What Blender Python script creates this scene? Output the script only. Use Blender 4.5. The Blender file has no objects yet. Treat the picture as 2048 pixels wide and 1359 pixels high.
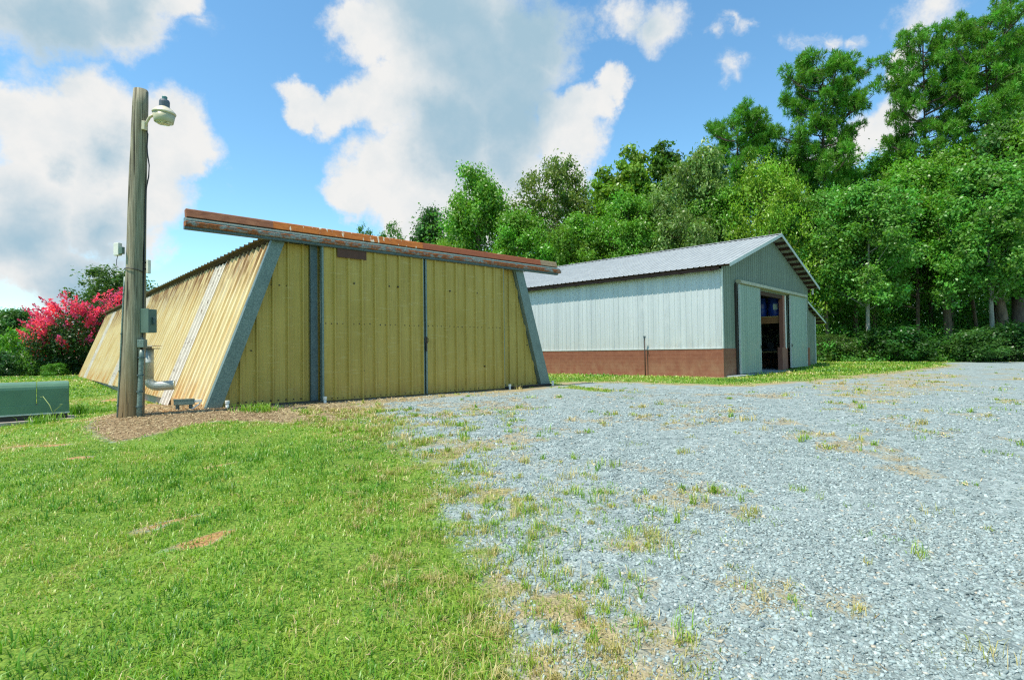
import bpy, bmesh, math, random
import numpy as np
from mathutils import Vector, Matrix
random.seed(7); RNG = np.random.default_rng(11)
R = math.radians
scene = bpy.context.scene
COL = scene.collection

# ------------------------------------------------------------------ camera numbers (20 mm lens, eye 1 m above the barn floors)
F = 1104.0; TH = math.atan(.0134); PI_ = math.atan(24.5/F); EYE = 1.0
def ray(x, y):
    u = x-1024; v = 679.5-y
    a = u*math.cos(TH)+v*math.sin(TH); b = -u*math.sin(TH)+v*math.cos(TH)
    return np.array([a, F*math.cos(PI_)-b*math.sin(PI_), F*math.sin(PI_)+b*math.cos(PI_)])
CAM = np.array([0, 0, EYE])
def at(x, y, Y):                       # point of the view ray at distance Y
    d = ray(x, y); return CAM+d*Y/d[1]
def project(P):
    P = np.asarray(P, float)-CAM
    Y = P[..., 1]*math.cos(PI_)+P[..., 2]*math.sin(PI_); Z = -P[..., 1]*math.sin(PI_)+P[..., 2]*math.cos(PI_)
    Y = np.maximum(Y, .25)
    u = P[..., 0]/Y*F; v = Z/Y*F
    return np.stack([1024+u*math.cos(TH)-v*math.sin(TH), 679.5-(u*math.sin(TH)+v*math.cos(TH))], -1)

# ------------------------------------------------------------------ small numpy noise
_perm = np.random.default_rng(5).random((256, 256))
def vnoise(x, y):
    xi = np.floor(x).astype(int); yi = np.floor(y).astype(int); fx = x-xi; fy = y-yi
    fx = fx*fx*(3-2*fx); fy = fy*fy*(3-2*fy)
    g = lambda a, b: _perm[a & 255, b & 255]
    return (g(xi, yi)*(1-fx)+g(xi+1, yi)*fx)*(1-fy)+(g(xi, yi+1)*(1-fx)+g(xi+1, yi+1)*fx)*fy
def fbm(x, y, s=1.0, o=4):
    t = 0; a = .5
    for k in range(o):
        t = t+a*vnoise(x*s+17.3*k, y*s-9.1*k); s *= 2.03; a *= .5
    return t/(1-.5**o)
def sstep(a, b, x):
    t = np.clip((x-a)/(b-a), 0, 1); return t*t*(3-2*t)

# ------------------------------------------------------------------ object helpers
def link(o, parent=None):
    COL.objects.link(o)
    if parent is not None: o.parent = parent
    return o
def tag(o, label=None, cat=None, group=None, kind=None):
    if label: o['label'] = label
    if cat: o['category'] = cat
    if group: o['group'] = group
    if kind: o['kind'] = kind
    return o
def thing(name, label, cat, loc=(0, 0, 0), rz=0, group=None):
    o = bpy.data.objects.new(name, None); o.empty_display_size = .2
    link(o); o.location = loc; o.rotation_euler = (0, 0, rz)
    return tag(o, label, cat, group)
def obj(name, bm, mats, parent=None, smooth=False):
    me = bpy.data.meshes.new(name); bm.normal_update(); bm.to_mesh(me); bm.free()
    if not isinstance(mats, (list, tuple)): mats = [mats]
    for m in mats: me.materials.append(m)
    if smooth:
        for p in me.polygons: p.use_smooth = True
    return link(bpy.data.objects.new(name, me), parent)
def np_mesh(name, V, faces, mats, attrs=None, smooth=False):
    """V (n,3); faces = list of int arrays (m,k)"""
    me = bpy.data.meshes.new(name)
    V = np.ascontiguousarray(V, np.float32)
    me.vertices.add(len(V)); me.vertices.foreach_set('co', V.ravel())
    nl = sum(f.size for f in faces); nf = sum(len(f) for f in faces)
    me.loops.add(nl); me.polygons.add(nf)
    me.loops.foreach_set('vertex_index', np.concatenate([f.ravel() for f in faces]).astype(np.int32))
    tot = np.concatenate([np.full(len(f), f.shape[1], np.int32) for f in faces])
    st = np.concatenate([[0], np.cumsum(tot)[:-1]]).astype(np.int32)
    me.polygons.foreach_set('loop_start', st)
    try: me.polygons.foreach_set('loop_total', tot)
    except Exception: pass
    if smooth: me.polygons.foreach_set('use_smooth', np.ones(nf, bool))
    if not isinstance(mats, (list, tuple)): mats = [mats]
    for m in mats: me.materials.append(m)
    for k, (dom, typ, arr) in (attrs or {}).items():
        a = me.attributes.new(k, typ, dom)
        a.data.foreach_set('value' if typ == 'FLOAT' else 'color', np.ascontiguousarray(arr, np.float32).ravel())
    me.update(calc_edges=True)
    return me
def box(bm, x0, x1, y0, y1, z0, z1, mi=0, bev=0):
    vs = [bm.verts.new(p) for p in ((x0, y0, z0), (x1, y0, z0), (x1, y1, z0), (x0, y1, z0), (x0, y0, z1), (x1, y0, z1), (x1, y1, z1), (x0, y1, z1))]
    fs = [bm.faces.new([vs[i] for i in q]) for q in ((0, 3, 2, 1), (4, 5, 6, 7), (0, 1, 5, 4), (1, 2, 6, 5), (2, 3, 7, 6), (3, 0, 4, 7))]
    for f in fs: f.material_index = mi
    if bev:
        es = list({e for f in fs for e in f.edges})
        bmesh.ops.bevel(bm, geom=es, offset=bev, segments=2, affect='EDGES', profile=.5)
def prism(bm, poly, y0, y1, mi=0):     # polygon in x,z pulled from y0 to y1
    a = [bm.verts.new((p[0], y0, p[1])) for p in poly]; b = [bm.verts.new((p[0], y1, p[1])) for p in poly]
    n = len(poly); fs = [bm.faces.new(a), bm.faces.new(b[::-1])]
    for i in range(n): fs.append(bm.faces.new([a[(i+1) % n], a[i], b[i], b[(i+1) % n]]))
    for f in fs: f.material_index = mi
    bmesh.ops.recalc_face_normals(bm, faces=fs)
def tube(bm, pts, rad, n=8, cap=True, mi=0, ell=None):
    pts = [Vector(p) for p in pts]; rs = rad if isinstance(rad, (list, tuple)) else [rad]*len(pts)
    rings = []; up = Vector((.13, .21, .97))
    for i, p in enumerate(pts):
        t = (pts[min(i+1, len(pts)-1)]-pts[max(i-1, 0)]).normalized()
        if abs(t.dot(up)) > .98: up = Vector((1, .1, 0)).normalized()
        a = t.cross(up).normalized(); b = t.cross(a)
        rings.append([bm.verts.new(p+(a*math.cos(2*math.pi*k/n)+b*math.sin(2*math.pi*k/n))*rs[i]) for k in range(n)])
    fs = []
    for r0, r1 in zip(rings, rings[1:]):
        for k in range(n): fs.append(bm.faces.new((r0[k], r0[(k+1) % n], r1[(k+1) % n], r1[k])))
    if cap: fs += [bm.faces.new(rings[0][::-1]), bm.faces.new(rings[-1])]
    for f in fs: f.material_index = mi
    bmesh.ops.recalc_face_normals(bm, faces=fs)
def lathe(bm, prof, n=20, c=(0, 0, 0), mi=0):
    rings = []
    for r, z in prof: rings.append([bm.verts.new((c[0]+r*math.cos(2*math.pi*k/n), c[1]+r*math.sin(2*math.pi*k/n), c[2]+z)) for k in range(n)])
    fs = []
    for r0, r1 in zip(rings, rings[1:]):
        for k in range(n): fs.append(bm.faces.new((r0[k], r0[(k+1) % n], r1[(k+1) % n], r1[k])))
    fs += [bm.faces.new(rings[0][::-1]), bm.faces.new(rings[-1])]
    for f in fs: f.material_index = mi
    bmesh.ops.recalc_face_normals(bm, faces=fs)
PBR = (.3048, [(0, 0), (.06, 0), (.075, .007), (.085, .007), (.10, 0), (.185, 0), (.200, .007), (.210, .007), (.225, 0), (.240, 0), (.258, .040), (.286, .040), (.3047, 0)])
DOORP = (.315, [(0, 0), (.240, 0), (.258, .050), (.288, .050), (.3149, 0)])
BARNP = (.2286, [(0, 0), (.09, 0), (.10, .005), (.125, .005), (.135, 0), (.175, 0), (.19, .02), (.212, .02), (.228, 0)])
ROOFP = (.2286, [(0, 0), (.17, 0), (.19, .028), (.208, .028), (.228, 0)])
def ribbed(bm, O, U, V, N, u0, u1, vb, vt, prof, brk=(), mi=0, thick=0, vseg=1, off=0):
    """ribbed sheet metal: ribs run along V, profile repeats along U, raised along N"""
    O, U, V, N = map(Vector, (O, U, V, N)); per, pr = prof
    us = set([u0, u1]+[b for b in brk if u0 < b < u1])
    k = math.floor((u0-off)/per)-1
    prs = []
    while off+k*per < u1+per:
        for du, h in pr:
            prs.append((off+k*per+du, h))
        k += 1
    us |= {round(u, 6) for u, h in prs if u0 < u < u1}
    us = sorted(us); xs = [p[0] for p in prs]; hs = [p[1] for p in prs]
    prev = None
    for u in us:
        h = float(np.interp(u, xs, hs)); b = vb(u) if callable(vb) else vb; t = vt(u) if callable(vt) else vt
        cur = [bm.verts.new(O+U*u+V*(b+(t-b)*j/vseg)+N*h) for j in range(vseg+1)]
        if prev:
            for j in range(vseg):
                f = bm.faces.new((prev[j], cur[j], cur[j+1], prev[j+1])); f.material_index = mi
        prev = cur

# ------------------------------------------------------------------ materials
class NT:
    def __init__(s, name):
        s.m = bpy.data.materials.new(name); s.m.use_nodes = True; s.t = s.m.node_tree; s.t.nodes.clear()
        s.out = s.t.nodes.new('ShaderNodeOutputMaterial')
    def n(s, typ, **kw):
        nd = s.t.nodes.new('ShaderNode'+typ)
        for k, v in kw.items():
            if k in ('i',):
                for a, b in v.items(): s.set(nd, a, b)
            else: setattr(nd, k, v)
        return nd
    def set(s, nd, key, val):
        sk = nd.inputs[key]
        if hasattr(val, 'outputs'): s.t.links.new(val.outputs[0], sk)
        elif hasattr(val, 'is_output'): s.t.links.new(val, sk)
        else: sk.default_value = val
    def coord(s, scale=(1, 1, 1), kind='Object'):
        tc = s.n('TexCoord'); mp = s.n('Mapping'); s.t.links.new(tc.outputs[kind], mp.inputs[0]); mp.inputs['Scale'].default_value = scale
        return mp
    def noise(s, scale=5, detail=4, rough=.55, vec=None, dist=0):
        nd = s.n('TexNoise'); nd.inputs['Scale'].default_value = scale; nd.inputs['Detail'].default_value = detail
        nd.inputs['Roughness'].default_value = rough; nd.inputs['Distortion'].default_value = dist
        if vec is not None: s.set(nd, 'Vector', vec)
        return nd
    def ramp(s, fac, stops, interp='LINEAR'):
        nd = s.n('ValToRGB'); s.set(nd, 0, fac); cr = nd.color_ramp; cr.interpolation = interp
        while len(cr.elements) < len(stops): cr.elements.new(.5)
        for e, (p, c) in zip(cr.elements, stops):
            e.position = p; e.color = (*c, 1) if len(c) == 3 else c
        return nd
    def map(s, v, a, b, c=0., d=1., smooth=False):
        nd = s.n('MapRange'); nd.clamp = True
        if smooth: nd.interpolation_type = 'SMOOTHSTEP'
        s.set(nd, 0, v)
        for i, x in zip((1, 2, 3, 4), (a, b, c, d)): nd.inputs[i].default_value = x
        return nd
    def mix(s, f, a, b, blend='MIX'):
        nd = s.n('Mix', data_type='RGBA', blend_type=blend)
        s.set(nd, 0, f)
        for k, v in ((6, a), (7, b)):
            if isinstance(v, (tuple, list)): v = (*v, 1) if len(v) == 3 else v
            if hasattr(v, 'outputs'):
                o = [x for x in v.outputs if x.enabled and x.type == 'RGBA'] or [v.outputs[0]]
                s.t.links.new(o[0], nd.inputs[k])
            elif hasattr(v, 'is_output'): s.t.links.new(v, nd.inputs[k])
            else: nd.inputs[k].default_value = v
        class W: pass
        w = W(); w.outputs = [nd.outputs[2]]; return w
    def math(s, op, a, b=0.):
        nd = s.n('Math', operation=op); s.set(nd, 0, a); s.set(nd, 1, b); return nd
    def bump(s, h, st=.3, dist=.02):
        nd = s.n('Bump'); s.set(nd, 'Height', h); nd.inputs['Strength'].default_value = st; nd.inputs['Distance'].default_value = dist; return nd
    def bsdf(s, col, rough=.6, metal=0., bump=None, spec=.5, **kw):
        nd = s.n('BsdfPrincipled')
        if isinstance(col, (tuple, list)): nd.inputs['Base Color'].default_value = (*col, 1)
        else: s.set(nd, 'Base Color', col)
        s.set(nd, 'Roughness', rough); s.set(nd, 'Metallic', metal); nd.inputs['Specular IOR Level'].default_value = spec
        if bump is not None: s.set(nd, 'Normal', bump)
        s.t.links.new(nd.outputs[0], s.out.inputs[0]); return nd

def simple(name, c, rough=.6, metal=0., var=.18, scale=6, stretch=(1, 1, 1), bump=.0, spec=.5):
    t = NT(name); v = t.noise(scale, 5, .6, t.coord(stretch))
    d = tuple(x*(1-var) for x in c); l = tuple(min(1, x*(1+var)) for x in c)
    col = t.ramp(v, [(.3, d), (.7, l)])
    t.bsdf(col, rough, metal, t.bump(v, bump, .01) if bump else None, spec); return t.m

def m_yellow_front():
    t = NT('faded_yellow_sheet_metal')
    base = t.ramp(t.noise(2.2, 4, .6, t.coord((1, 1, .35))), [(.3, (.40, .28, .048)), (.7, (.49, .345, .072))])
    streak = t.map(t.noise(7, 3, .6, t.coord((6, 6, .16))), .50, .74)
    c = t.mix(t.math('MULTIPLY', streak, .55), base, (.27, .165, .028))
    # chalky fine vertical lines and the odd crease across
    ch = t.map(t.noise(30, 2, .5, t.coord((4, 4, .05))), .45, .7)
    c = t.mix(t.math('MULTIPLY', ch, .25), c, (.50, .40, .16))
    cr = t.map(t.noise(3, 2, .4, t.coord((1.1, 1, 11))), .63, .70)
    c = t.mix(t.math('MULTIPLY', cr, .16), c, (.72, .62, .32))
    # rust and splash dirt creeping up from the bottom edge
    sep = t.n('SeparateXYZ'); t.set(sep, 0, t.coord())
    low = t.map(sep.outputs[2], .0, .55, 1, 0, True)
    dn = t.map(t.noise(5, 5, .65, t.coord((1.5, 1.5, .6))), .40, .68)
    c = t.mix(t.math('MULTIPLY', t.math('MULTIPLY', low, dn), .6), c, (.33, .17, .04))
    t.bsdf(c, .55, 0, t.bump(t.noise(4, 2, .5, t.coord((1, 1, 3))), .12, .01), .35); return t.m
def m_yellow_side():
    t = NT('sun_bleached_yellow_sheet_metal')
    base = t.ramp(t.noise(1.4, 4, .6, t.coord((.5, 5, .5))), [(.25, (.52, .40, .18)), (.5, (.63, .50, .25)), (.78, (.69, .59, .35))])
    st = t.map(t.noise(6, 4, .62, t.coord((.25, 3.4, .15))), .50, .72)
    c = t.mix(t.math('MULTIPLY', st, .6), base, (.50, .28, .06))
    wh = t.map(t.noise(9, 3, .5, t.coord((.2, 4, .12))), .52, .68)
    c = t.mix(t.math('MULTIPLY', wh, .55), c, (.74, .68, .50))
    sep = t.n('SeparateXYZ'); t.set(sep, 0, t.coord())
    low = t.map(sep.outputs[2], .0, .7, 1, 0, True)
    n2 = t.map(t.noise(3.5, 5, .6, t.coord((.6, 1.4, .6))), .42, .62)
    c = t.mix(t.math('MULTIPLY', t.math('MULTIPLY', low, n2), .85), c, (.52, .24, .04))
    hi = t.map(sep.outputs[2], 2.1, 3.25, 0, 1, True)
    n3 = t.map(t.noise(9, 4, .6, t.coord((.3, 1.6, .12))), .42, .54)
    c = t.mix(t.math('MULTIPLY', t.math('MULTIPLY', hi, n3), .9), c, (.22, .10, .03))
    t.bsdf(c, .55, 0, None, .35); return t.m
def m_skylight():
    t = NT('weathered_white_fibreglass')
    base = t.ramp(t.noise(5, 5, .6, t.coord((.5, 3, .5))), [(.3, (.50, .44, .36)), (.7, (.70, .64, .55))])
    sp = t.map(t.noise(26, 6, .75, t.coord((.6, 1.3, .6))), .55, .63)
    pa = t.map(t.noise(2.2, 3, .6, t.coord((.7, 1.5, .7))), .40, .55)
    c = t.mix(t.math('MULTIPLY', sp, pa), base, (.16, .11, .08))
    t.bsdf(c, .7); return t.m
def m_galv(name='galvanised_steel', c1=(.105, .148, .130), c2=(.19, .245, .212), rust=0, metal=.18, rough=.45):
    t = NT(name)
    v = t.n('TexVoronoi'); t.set(v, 'Vector', t.coord()); v.inputs['Scale'].default_value = 60
    sepc = t.n('SeparateColor'); t.t.links.new(v.outputs['Color'], sepc.inputs[0])
    c = t.ramp(sepc.outputs[0], [(.1, c1), (.9, c2)])
    c = t.mix(t.map(t.noise(3, 4, .6, t.coord()), .5, .75, 0, .35), c, tuple(x*.6 for x in c1))
    if rust:
        r = t.map(t.noise(5, 6, .7, t.coord((1, 1, 2))), .62-rust*.25, .70-rust*.2)
        c = t.mix(r, c, t.ramp(t.noise(25, 4, .7, t.coord()), [(.3, (.13, .035, .012)), (.7, (.42, .13, .03))]))
        t.bsdf(c, t.map(r, 0, 1, rough, .9), t.map(r, 0, 1, metal, 0)); return t.m
    t.bsdf(c, rough, metal); return t.m
def m_rust(name, c1, c2, pale, amt):
    t = NT(name)
    c = t.ramp(t.noise(7, 6, .7, t.coord((1, 1, 2.5))), [(.25, c1), (.7, c2)])
    p = t.map(t.noise(4.5, 5, .72, t.coord((2.6, 1, .8))), .72-amt*.2, .75-amt*.2)
    c = t.mix(p, c, pale)
    t.bsdf(c, .8, 0, t.bump(t.noise(40, 4, .7, t.coord()), .25, .006), .3); return t.m
def m_wood_pole():
    t = NT('weathered_grey_pole_wood')
    g = t.noise(14, 6, .65, t.coord((3, 3, .10)), .3)
    c = t.ramp(g, [(.25, (.085, .073, .050)), (.5, (.25, .218, .155)), (.75, (.46, .415, .31))])
    gr = t.map(t.noise(1.3, 3, .5, t.coord((2, 2, .25))), .42, .62)
    c = t.mix(t.math('MULTIPLY', gr, .34), c, (.14, .165, .07))
    sep = t.n('SeparateXYZ'); t.set(sep, 0, t.coord())
    c = t.mix(t.map(sep.outputs[2], .1, 1.3, .6, 0, True), c, (.20, .105, .035))
    cr = t.map(t.noise(9, 2, .4, t.coord((3.5, 3.5, .05))), .615, .635)
    c = t.mix(cr, c, (.02, .016, .012))
    t.bsdf(c, .9, 0, t.bump(t.math('SUBTRACT', g, cr), .7, .02), .2); return t.m
def m_barn(name, a, b, streak, metal=.0, rough=.5, dust=.0):
    t = NT(name)
    sn = t.n('TexNoise'); sn.inputs['Scale'].default_value = 1.6; sn.inputs['Detail'].default_value = 3; t.set(sn, 'Vector', t.coord((1.6, 1.6, .02)))
    c = t.ramp(sn, [(.3, a), (.7, b)])
    sm = t.map(t.noise(2.0, 6, .7, t.coord((1, 1, .5))), .55, .74)
    c = t.mix(t.math('MULTIPLY', sm, .6), c, streak)
    ds = t.map(t.noise(4.0, 4, .6, t.coord((2.2, 2.2, .10))), .56, .74); c = t.mix(t.math('MULTIPLY', ds, .30), c, tuple(x*.55 for x in a))
    sep = t.n('SeparateXYZ'); t.set(sep, 0, t.coord()); lo_ = t.map(sep.outputs[2], 1.03, 1.6, 1, 0, True); dn = t.map(t.noise(3, 5, .65, t.coord((1.2, 1.2, .8))), .42, .66)
    c = t.mix(t.math('MULTIPLY', t.math('MULTIPLY', lo_, dn), .35), c, (.42, .36, .28))
    t.bsdf(c, rough, metal, t.bump(t.noise(3, 2, .5, t.coord((1, 1, 1))), .10, .01), .5); return t.m
def m_block():
    t = NT('red_brown_painted_block')
    br = t.n('TexBrick'); mp = t.n('Mapping'); tc = t.n('TexCoord'); t.t.links.new(tc.outputs['UV'], mp.inputs[0]); t.set(br, 'Vector', mp)
    br.inputs['Scale'].default_value = 1; br.inputs['Brick Width'].default_value = .405; br.inputs['Row Height'].default_value = .148
    br.inputs['Mortar Size'].default_value = .012; br.inputs['Mortar Smooth'].default_value = .3; br.offset = .5
    c1 = t.ramp(t.noise(3, 5, .65, t.coord((1, 1, 2))), [(.3, (.19, .066, .036)), (.7, (.255, .098, .054))])
    c1 = t.mix(t.map(br.outputs['Fac'], 0, 1, 0, .16), c1, (.40, .23, .16))
    # splashed mud: an uneven pale film on the lower courses
    sep = t.n('SeparateXYZ'); t.set(sep, 0, t.coord())
    low = t.map(sep.outputs[2], .30, .80, 1, 0, True); dn = t.map(t.noise(2.6, 5, .6, t.coord((1.6, 1.6, .9))), .34, .66)
    c1 = t.mix(t.math('MULTIPLY', t.math('MULTIPLY', low, dn), .6), c1, (.31, .175, .10))
    t.bsdf(c1, .75, 0, t.bump(br.outputs['Fac'], -.3, .005), .3); return t.m
def m_leaf(name='leaf', trans=.35, rough=.45):
    t = NT(name)
    oi = t.n('ObjectInfo'); at_ = t.n('Attribute'); at_.attribute_name = 'tint'
    hs = t.n('HueSaturation')
    t.set(hs, 'Hue', t.map(at_.outputs['Fac'], 0, 1, .478, .522)); t.set(hs, 'Value', t.map(at_.outputs['Fac'], 0, 1, .62, 1.35))
    t.t.links.new(oi.outputs['Color'], hs.inputs['Color'])
    p = t.bsdf(hs, rough, 0, None, .35)
    tr = t.n('BsdfTranslucent'); hs2 = t.mix(1., hs, (1.0, 1.12, .45), 'MULTIPLY'); t.set(tr, 'Color', hs2)
    mx = t.n('MixShader'); mx.inputs[0].default_value = trans
    t.t.links.new(p.outputs[0], mx.inputs[1]); t.t.links.new(tr.outputs[0], mx.inputs[2]); t.t.links.new(mx.outputs[0], t.out.inputs[0]); return t.m
def m_grass():
    t = NT('grass_blade'); a = t.n('Attribute'); a.attribute_name = 'tint'
    c = t.ramp(a.outputs['Fac'], [(0, (.055, .18, .016)), (.32, (.145, .345, .020)), (.60, (.30, .455, .038)), (.80, (.43, .40, .11)), (1, (.60, .49, .23))])
    p = t.bsdf(c, .42, 0, None, .5)
    tr = t.n('BsdfTranslucent'); t.set(tr, 'Color', t.mix(1., c, (1., 1.05, .6), 'MULTIPLY'))
    mx = t.n('MixShader'); mx.inputs[0].default_value = .35
    t.t.links.new(p.outputs[0], mx.inputs[1]); t.t.links.new(tr.outputs[0], mx.inputs[2]); t.t.links.new(mx.outputs[0], t.out.inputs[0]); return t.m
def m_stone():
    t = NT('crushed_blue_grey_stone'); a = t.n('Attribute'); a.attribute_name = 'tint'
    c = t.ramp(a.outputs['Fac'], [(0, (.10, .13, .125)), (.4, (.205, .262, .252)), (.75, (.32, .392, .375)), (.93, (.46, .525, .495)), (1, (.44, .36, .25))])
    c = t.mix(t.map(t.noise(60, 3, .6, t.coord()), .4, .7, 0, .35), c, (.38, .44, .425))
    t.bsdf(c, .75, 0, None, .3); return t.m
def m_ground():
    t = NT('yard_ground'); a = t.n('Attribute'); a.attribute_name = 'cover'
    sc = t.n('SeparateColor'); t.t.links.new(a.outputs['Color'], sc.inputs[0])      # r grass, g straw, b bare mulch
    P = t.coord()
    jit = t.noise(9, 6, .75, P)
    def mask(o, w=.18):
        s_ = t.math('ADD', o, t.math('MULTIPLY', t.math('SUBTRACT', jit, .5), .9)); return t.map(s_, .5-w, .5+w)
    # gravel
    vo = t.n('TexVoronoi'); t.set(vo, 'Vector', P); vo.inputs['Scale'].default_value = 46; vo.inputs['Randomness'].default_value = 1
    cs = t.n('SeparateColor'); t.t.links.new(vo.outputs['Color'], cs.inputs[0])
    g = t.ramp(cs.outputs[0], [(0, (.10, .13, .125)), (.4, (.205, .262, .252)), (.8, (.32, .392, .375)), (1, (.47, .53, .50))])
    g = t.mix(t.map(vo.outputs['Distance'], .25, .8, 0, .5), g, (.07, .08, .08))
    vo2 = t.n('TexVoronoi'); t.set(vo2, 'Vector', P); vo2.inputs['Scale'].default_value = 19
    cs2 = t.n('SeparateColor'); t.t.links.new(vo2.outputs['Color'], cs2.inputs[0])
    g = t.mix(.5, g, t.ramp(cs2.outputs[1], [(0, (.095, .125, .12)), (.5, (.23, .288, .275)), (1, (.45, .515, .485))]))
    vo3 = t.n('TexVoronoi'); t.set(vo3, 'Vector', P); vo3.inputs['Scale'].default_value = 8; cs3 = t.n('SeparateColor'); t.t.links.new(vo3.outputs['Color'], cs3.inputs[0])
    g = t.mix(.28, g, t.ramp(cs3.outputs[0], [(0, (.12, .155, .148)), (.5, (.23, .288, .275)), (1, (.41, .47, .445))]))
    big = t.map(t.noise(.55, 4, .6, P), .35, .7)
    g = t.mix(t.math('MULTIPLY', big, .22), g, (.33, .38, .375))
    tan = t.map(t.noise(1.1, 5, .7, P), .62, .78)
    g = t.mix(t.math('MULTIPLY', tan, .35), g, (.42, .34, .20))
    # grass thatch under the blades
    gr = t.ramp(t.noise(38, 5, .7, P), [(.25, (.03, .07, .010)), (.5, (.115, .20, .022)), (.75, (.27, .34, .055))])
    gr = t.mix(t.map(t.noise(.9, 4, .6, P), .45, .7, 0, .5), gr, (.20, .33, .05))
    st = t.ramp(t.noise(55, 5, .7, t.coord((1, 2, 1))), [(.25, (.15, .12, .065)), (.55, (.34, .285, .16)), (.8, (.52, .46, .30))])
    mu = t.ramp(t.noise(48, 6, .75, t.coord((1, 1.8, 1))), [(.25, (.07, .046, .025)), (.5, (.24, .165, .085)), (.78, (.48, .36, .20))])
    c = t.mix(mask(sc.outputs[2]), g, mu)
    c = t.mix(mask(sc.outputs[1]), c, st)
    c = t.mix(mask(sc.outputs[0]), c, gr)
    # red clay showing through
    clay = a2 = t.n('Attribute'); a2.attribute_name = 'clay'
    c = t.mix(mask(a2.outputs['Fac']), c, t.ramp(t.noise(30, 4, .7, P), [(.3, (.26, .13, .045)), (.7, (.46, .28, .12))]))
    h = t.math('ADD', t.math('MULTIPLY', vo.outputs['Distance'], -1.), t.math('MULTIPLY', jit, .6))
    t.bsdf(c, .9, 0, t.bump(h, .8, .02), .2); return t.m

GALV = m_galv(); GALVD = m_galv('dull_shaded_galvanised_steel', (.05, .08, .08), (.10, .14, .14), 0, .2, .55); GALVR = m_galv('rusting_galvanised_track', (.14, .16, .14), (.30, .31, .27), .85, .2)  # the dull steel also carries the door jamb's shade in its dark colour
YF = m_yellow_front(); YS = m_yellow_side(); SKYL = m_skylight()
RUSTO = m_rust('orange_rust', (.25, .06, .013), (.52, .165, .03), (.66, .58, .44), .68)
RUSTB = m_rust('brown_rust', (.15, .05, .025), (.31, .13, .065), (.45, .40, .34), .15)
RUSTP = m_rust('red_brown_paint', (.22, .062, .028), (.29, .09, .04), (.35, .15, .08), .0)
RUSTG = m_rust('grey_brown_weathered_steel', (.17, .11, .06), (.31, .23, .14), (.40, .36, .30), .3)
BROWN = simple('dark_brown_plate', (.085, .032, .016), .7, 0, .25, 5, (1, 1, .4))
SCREW = simple('dark_screw_head', (.03, .022, .016), .6)
PVC = simple('white_plastic', (.72, .69, .62), .4, 0, .08, 12)
POLE = m_wood_pole()
BOXG = simple('grey_green_enamel', (.085, .135, .105), .42, 0, .1, 4)
PADG = simple('transformer_green_paint', (.085, .185, .115), .38, 0, .12, 3, bump=.0)
BLACK = simple('black_rubber', (.012, .012, .013), .5)
CONC = simple('pad_concrete', (.36, .31, .25), .9, 0, .2, 9, bump=.3)
LAMPP = simple('cream_lamp_enamel', (.60, .53, .38), .4, 0, .08, 6)
LAMPC = simple('dark_grey_photocell', (.10, .12, .145), .5)
TEAL = simple('faded_teal_cap', (.08, .20, .20), .5)
WHITEB = simple('white_radio_plastic', (.66, .63, .56), .4, 0, .05)
DUCT = m_galv('galvanised_duct', (.27, .31, .29), (.40, .44, .41), 0, .3, .5)
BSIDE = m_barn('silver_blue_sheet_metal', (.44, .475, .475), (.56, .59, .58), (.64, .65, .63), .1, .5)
BGAB = m_barn('shade_green_sheet_metal', (.130, .168, .118), (.165, .21, .15), (.21, .25, .18), .0, .5)  # the gable's shade and green tree reflection are put into this metal colour
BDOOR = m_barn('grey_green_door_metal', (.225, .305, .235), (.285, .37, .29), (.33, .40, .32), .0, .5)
BROOF = m_barn('galvalume_roof_metal', (.32, .34, .335), (.40, .42, .41), (.29, .30, .29), .2, .5)
BLOCK = m_block()
TIMB = simple('dark_red_brown_timber', (.050, .019, .012), .8, 0, .3, 6, (1, 1, 1))
BEAM = simple('orange_brown_beam_timber', (.30, .135, .05), .7, 0, .3, 5, (1, 6, 6))
POSTB = simple('red_brown_painted_post', (.26, .10, .065), .75, 0, .12, 4)
STEELT = simple('pale_trim_steel', (.50, .54, .50), .5, .1, .15, 6)
CREAM = simple('tan_rail_steel', (.42, .40, .28), .6, .1, .2, 6)
BLUE = simple('blue_drum_plastic', (.014, .045, .26), .35, 0, .15, 4)
DARKI = simple('dark_machine_paint', (.03, .035, .04), .6)
BENCH = simple('bench_top_board', (.40, .27, .09), .7, 0, .2, 6)
FLOOR = simple('grey_concrete_floor', (.30, .34, .34), .85, 0, .15, 4)
BARK = simple('grey_brown_bark', (.15, .115, .08), .95, 0, .45, 9, (1, 1, .2), .6)
BARKP = simple('dark_pine_bark', (.085, .064, .050), .95, 0, .5, 7, (1, 1, .3), .6)
BARKL = simple('pale_grey_bark', (.30, .29, .23), .95, 0, .3, 8, (1, 1, .25), .5)
LEAF = m_leaf('broad_leaf', .42, .38); NEEDLE = m_leaf('pine_needle', .38, .45)
PINK = m_leaf('pink_petal', .5, .6)
GRASS = m_grass(); STONE = m_stone(); GROUND = m_ground()

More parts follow.
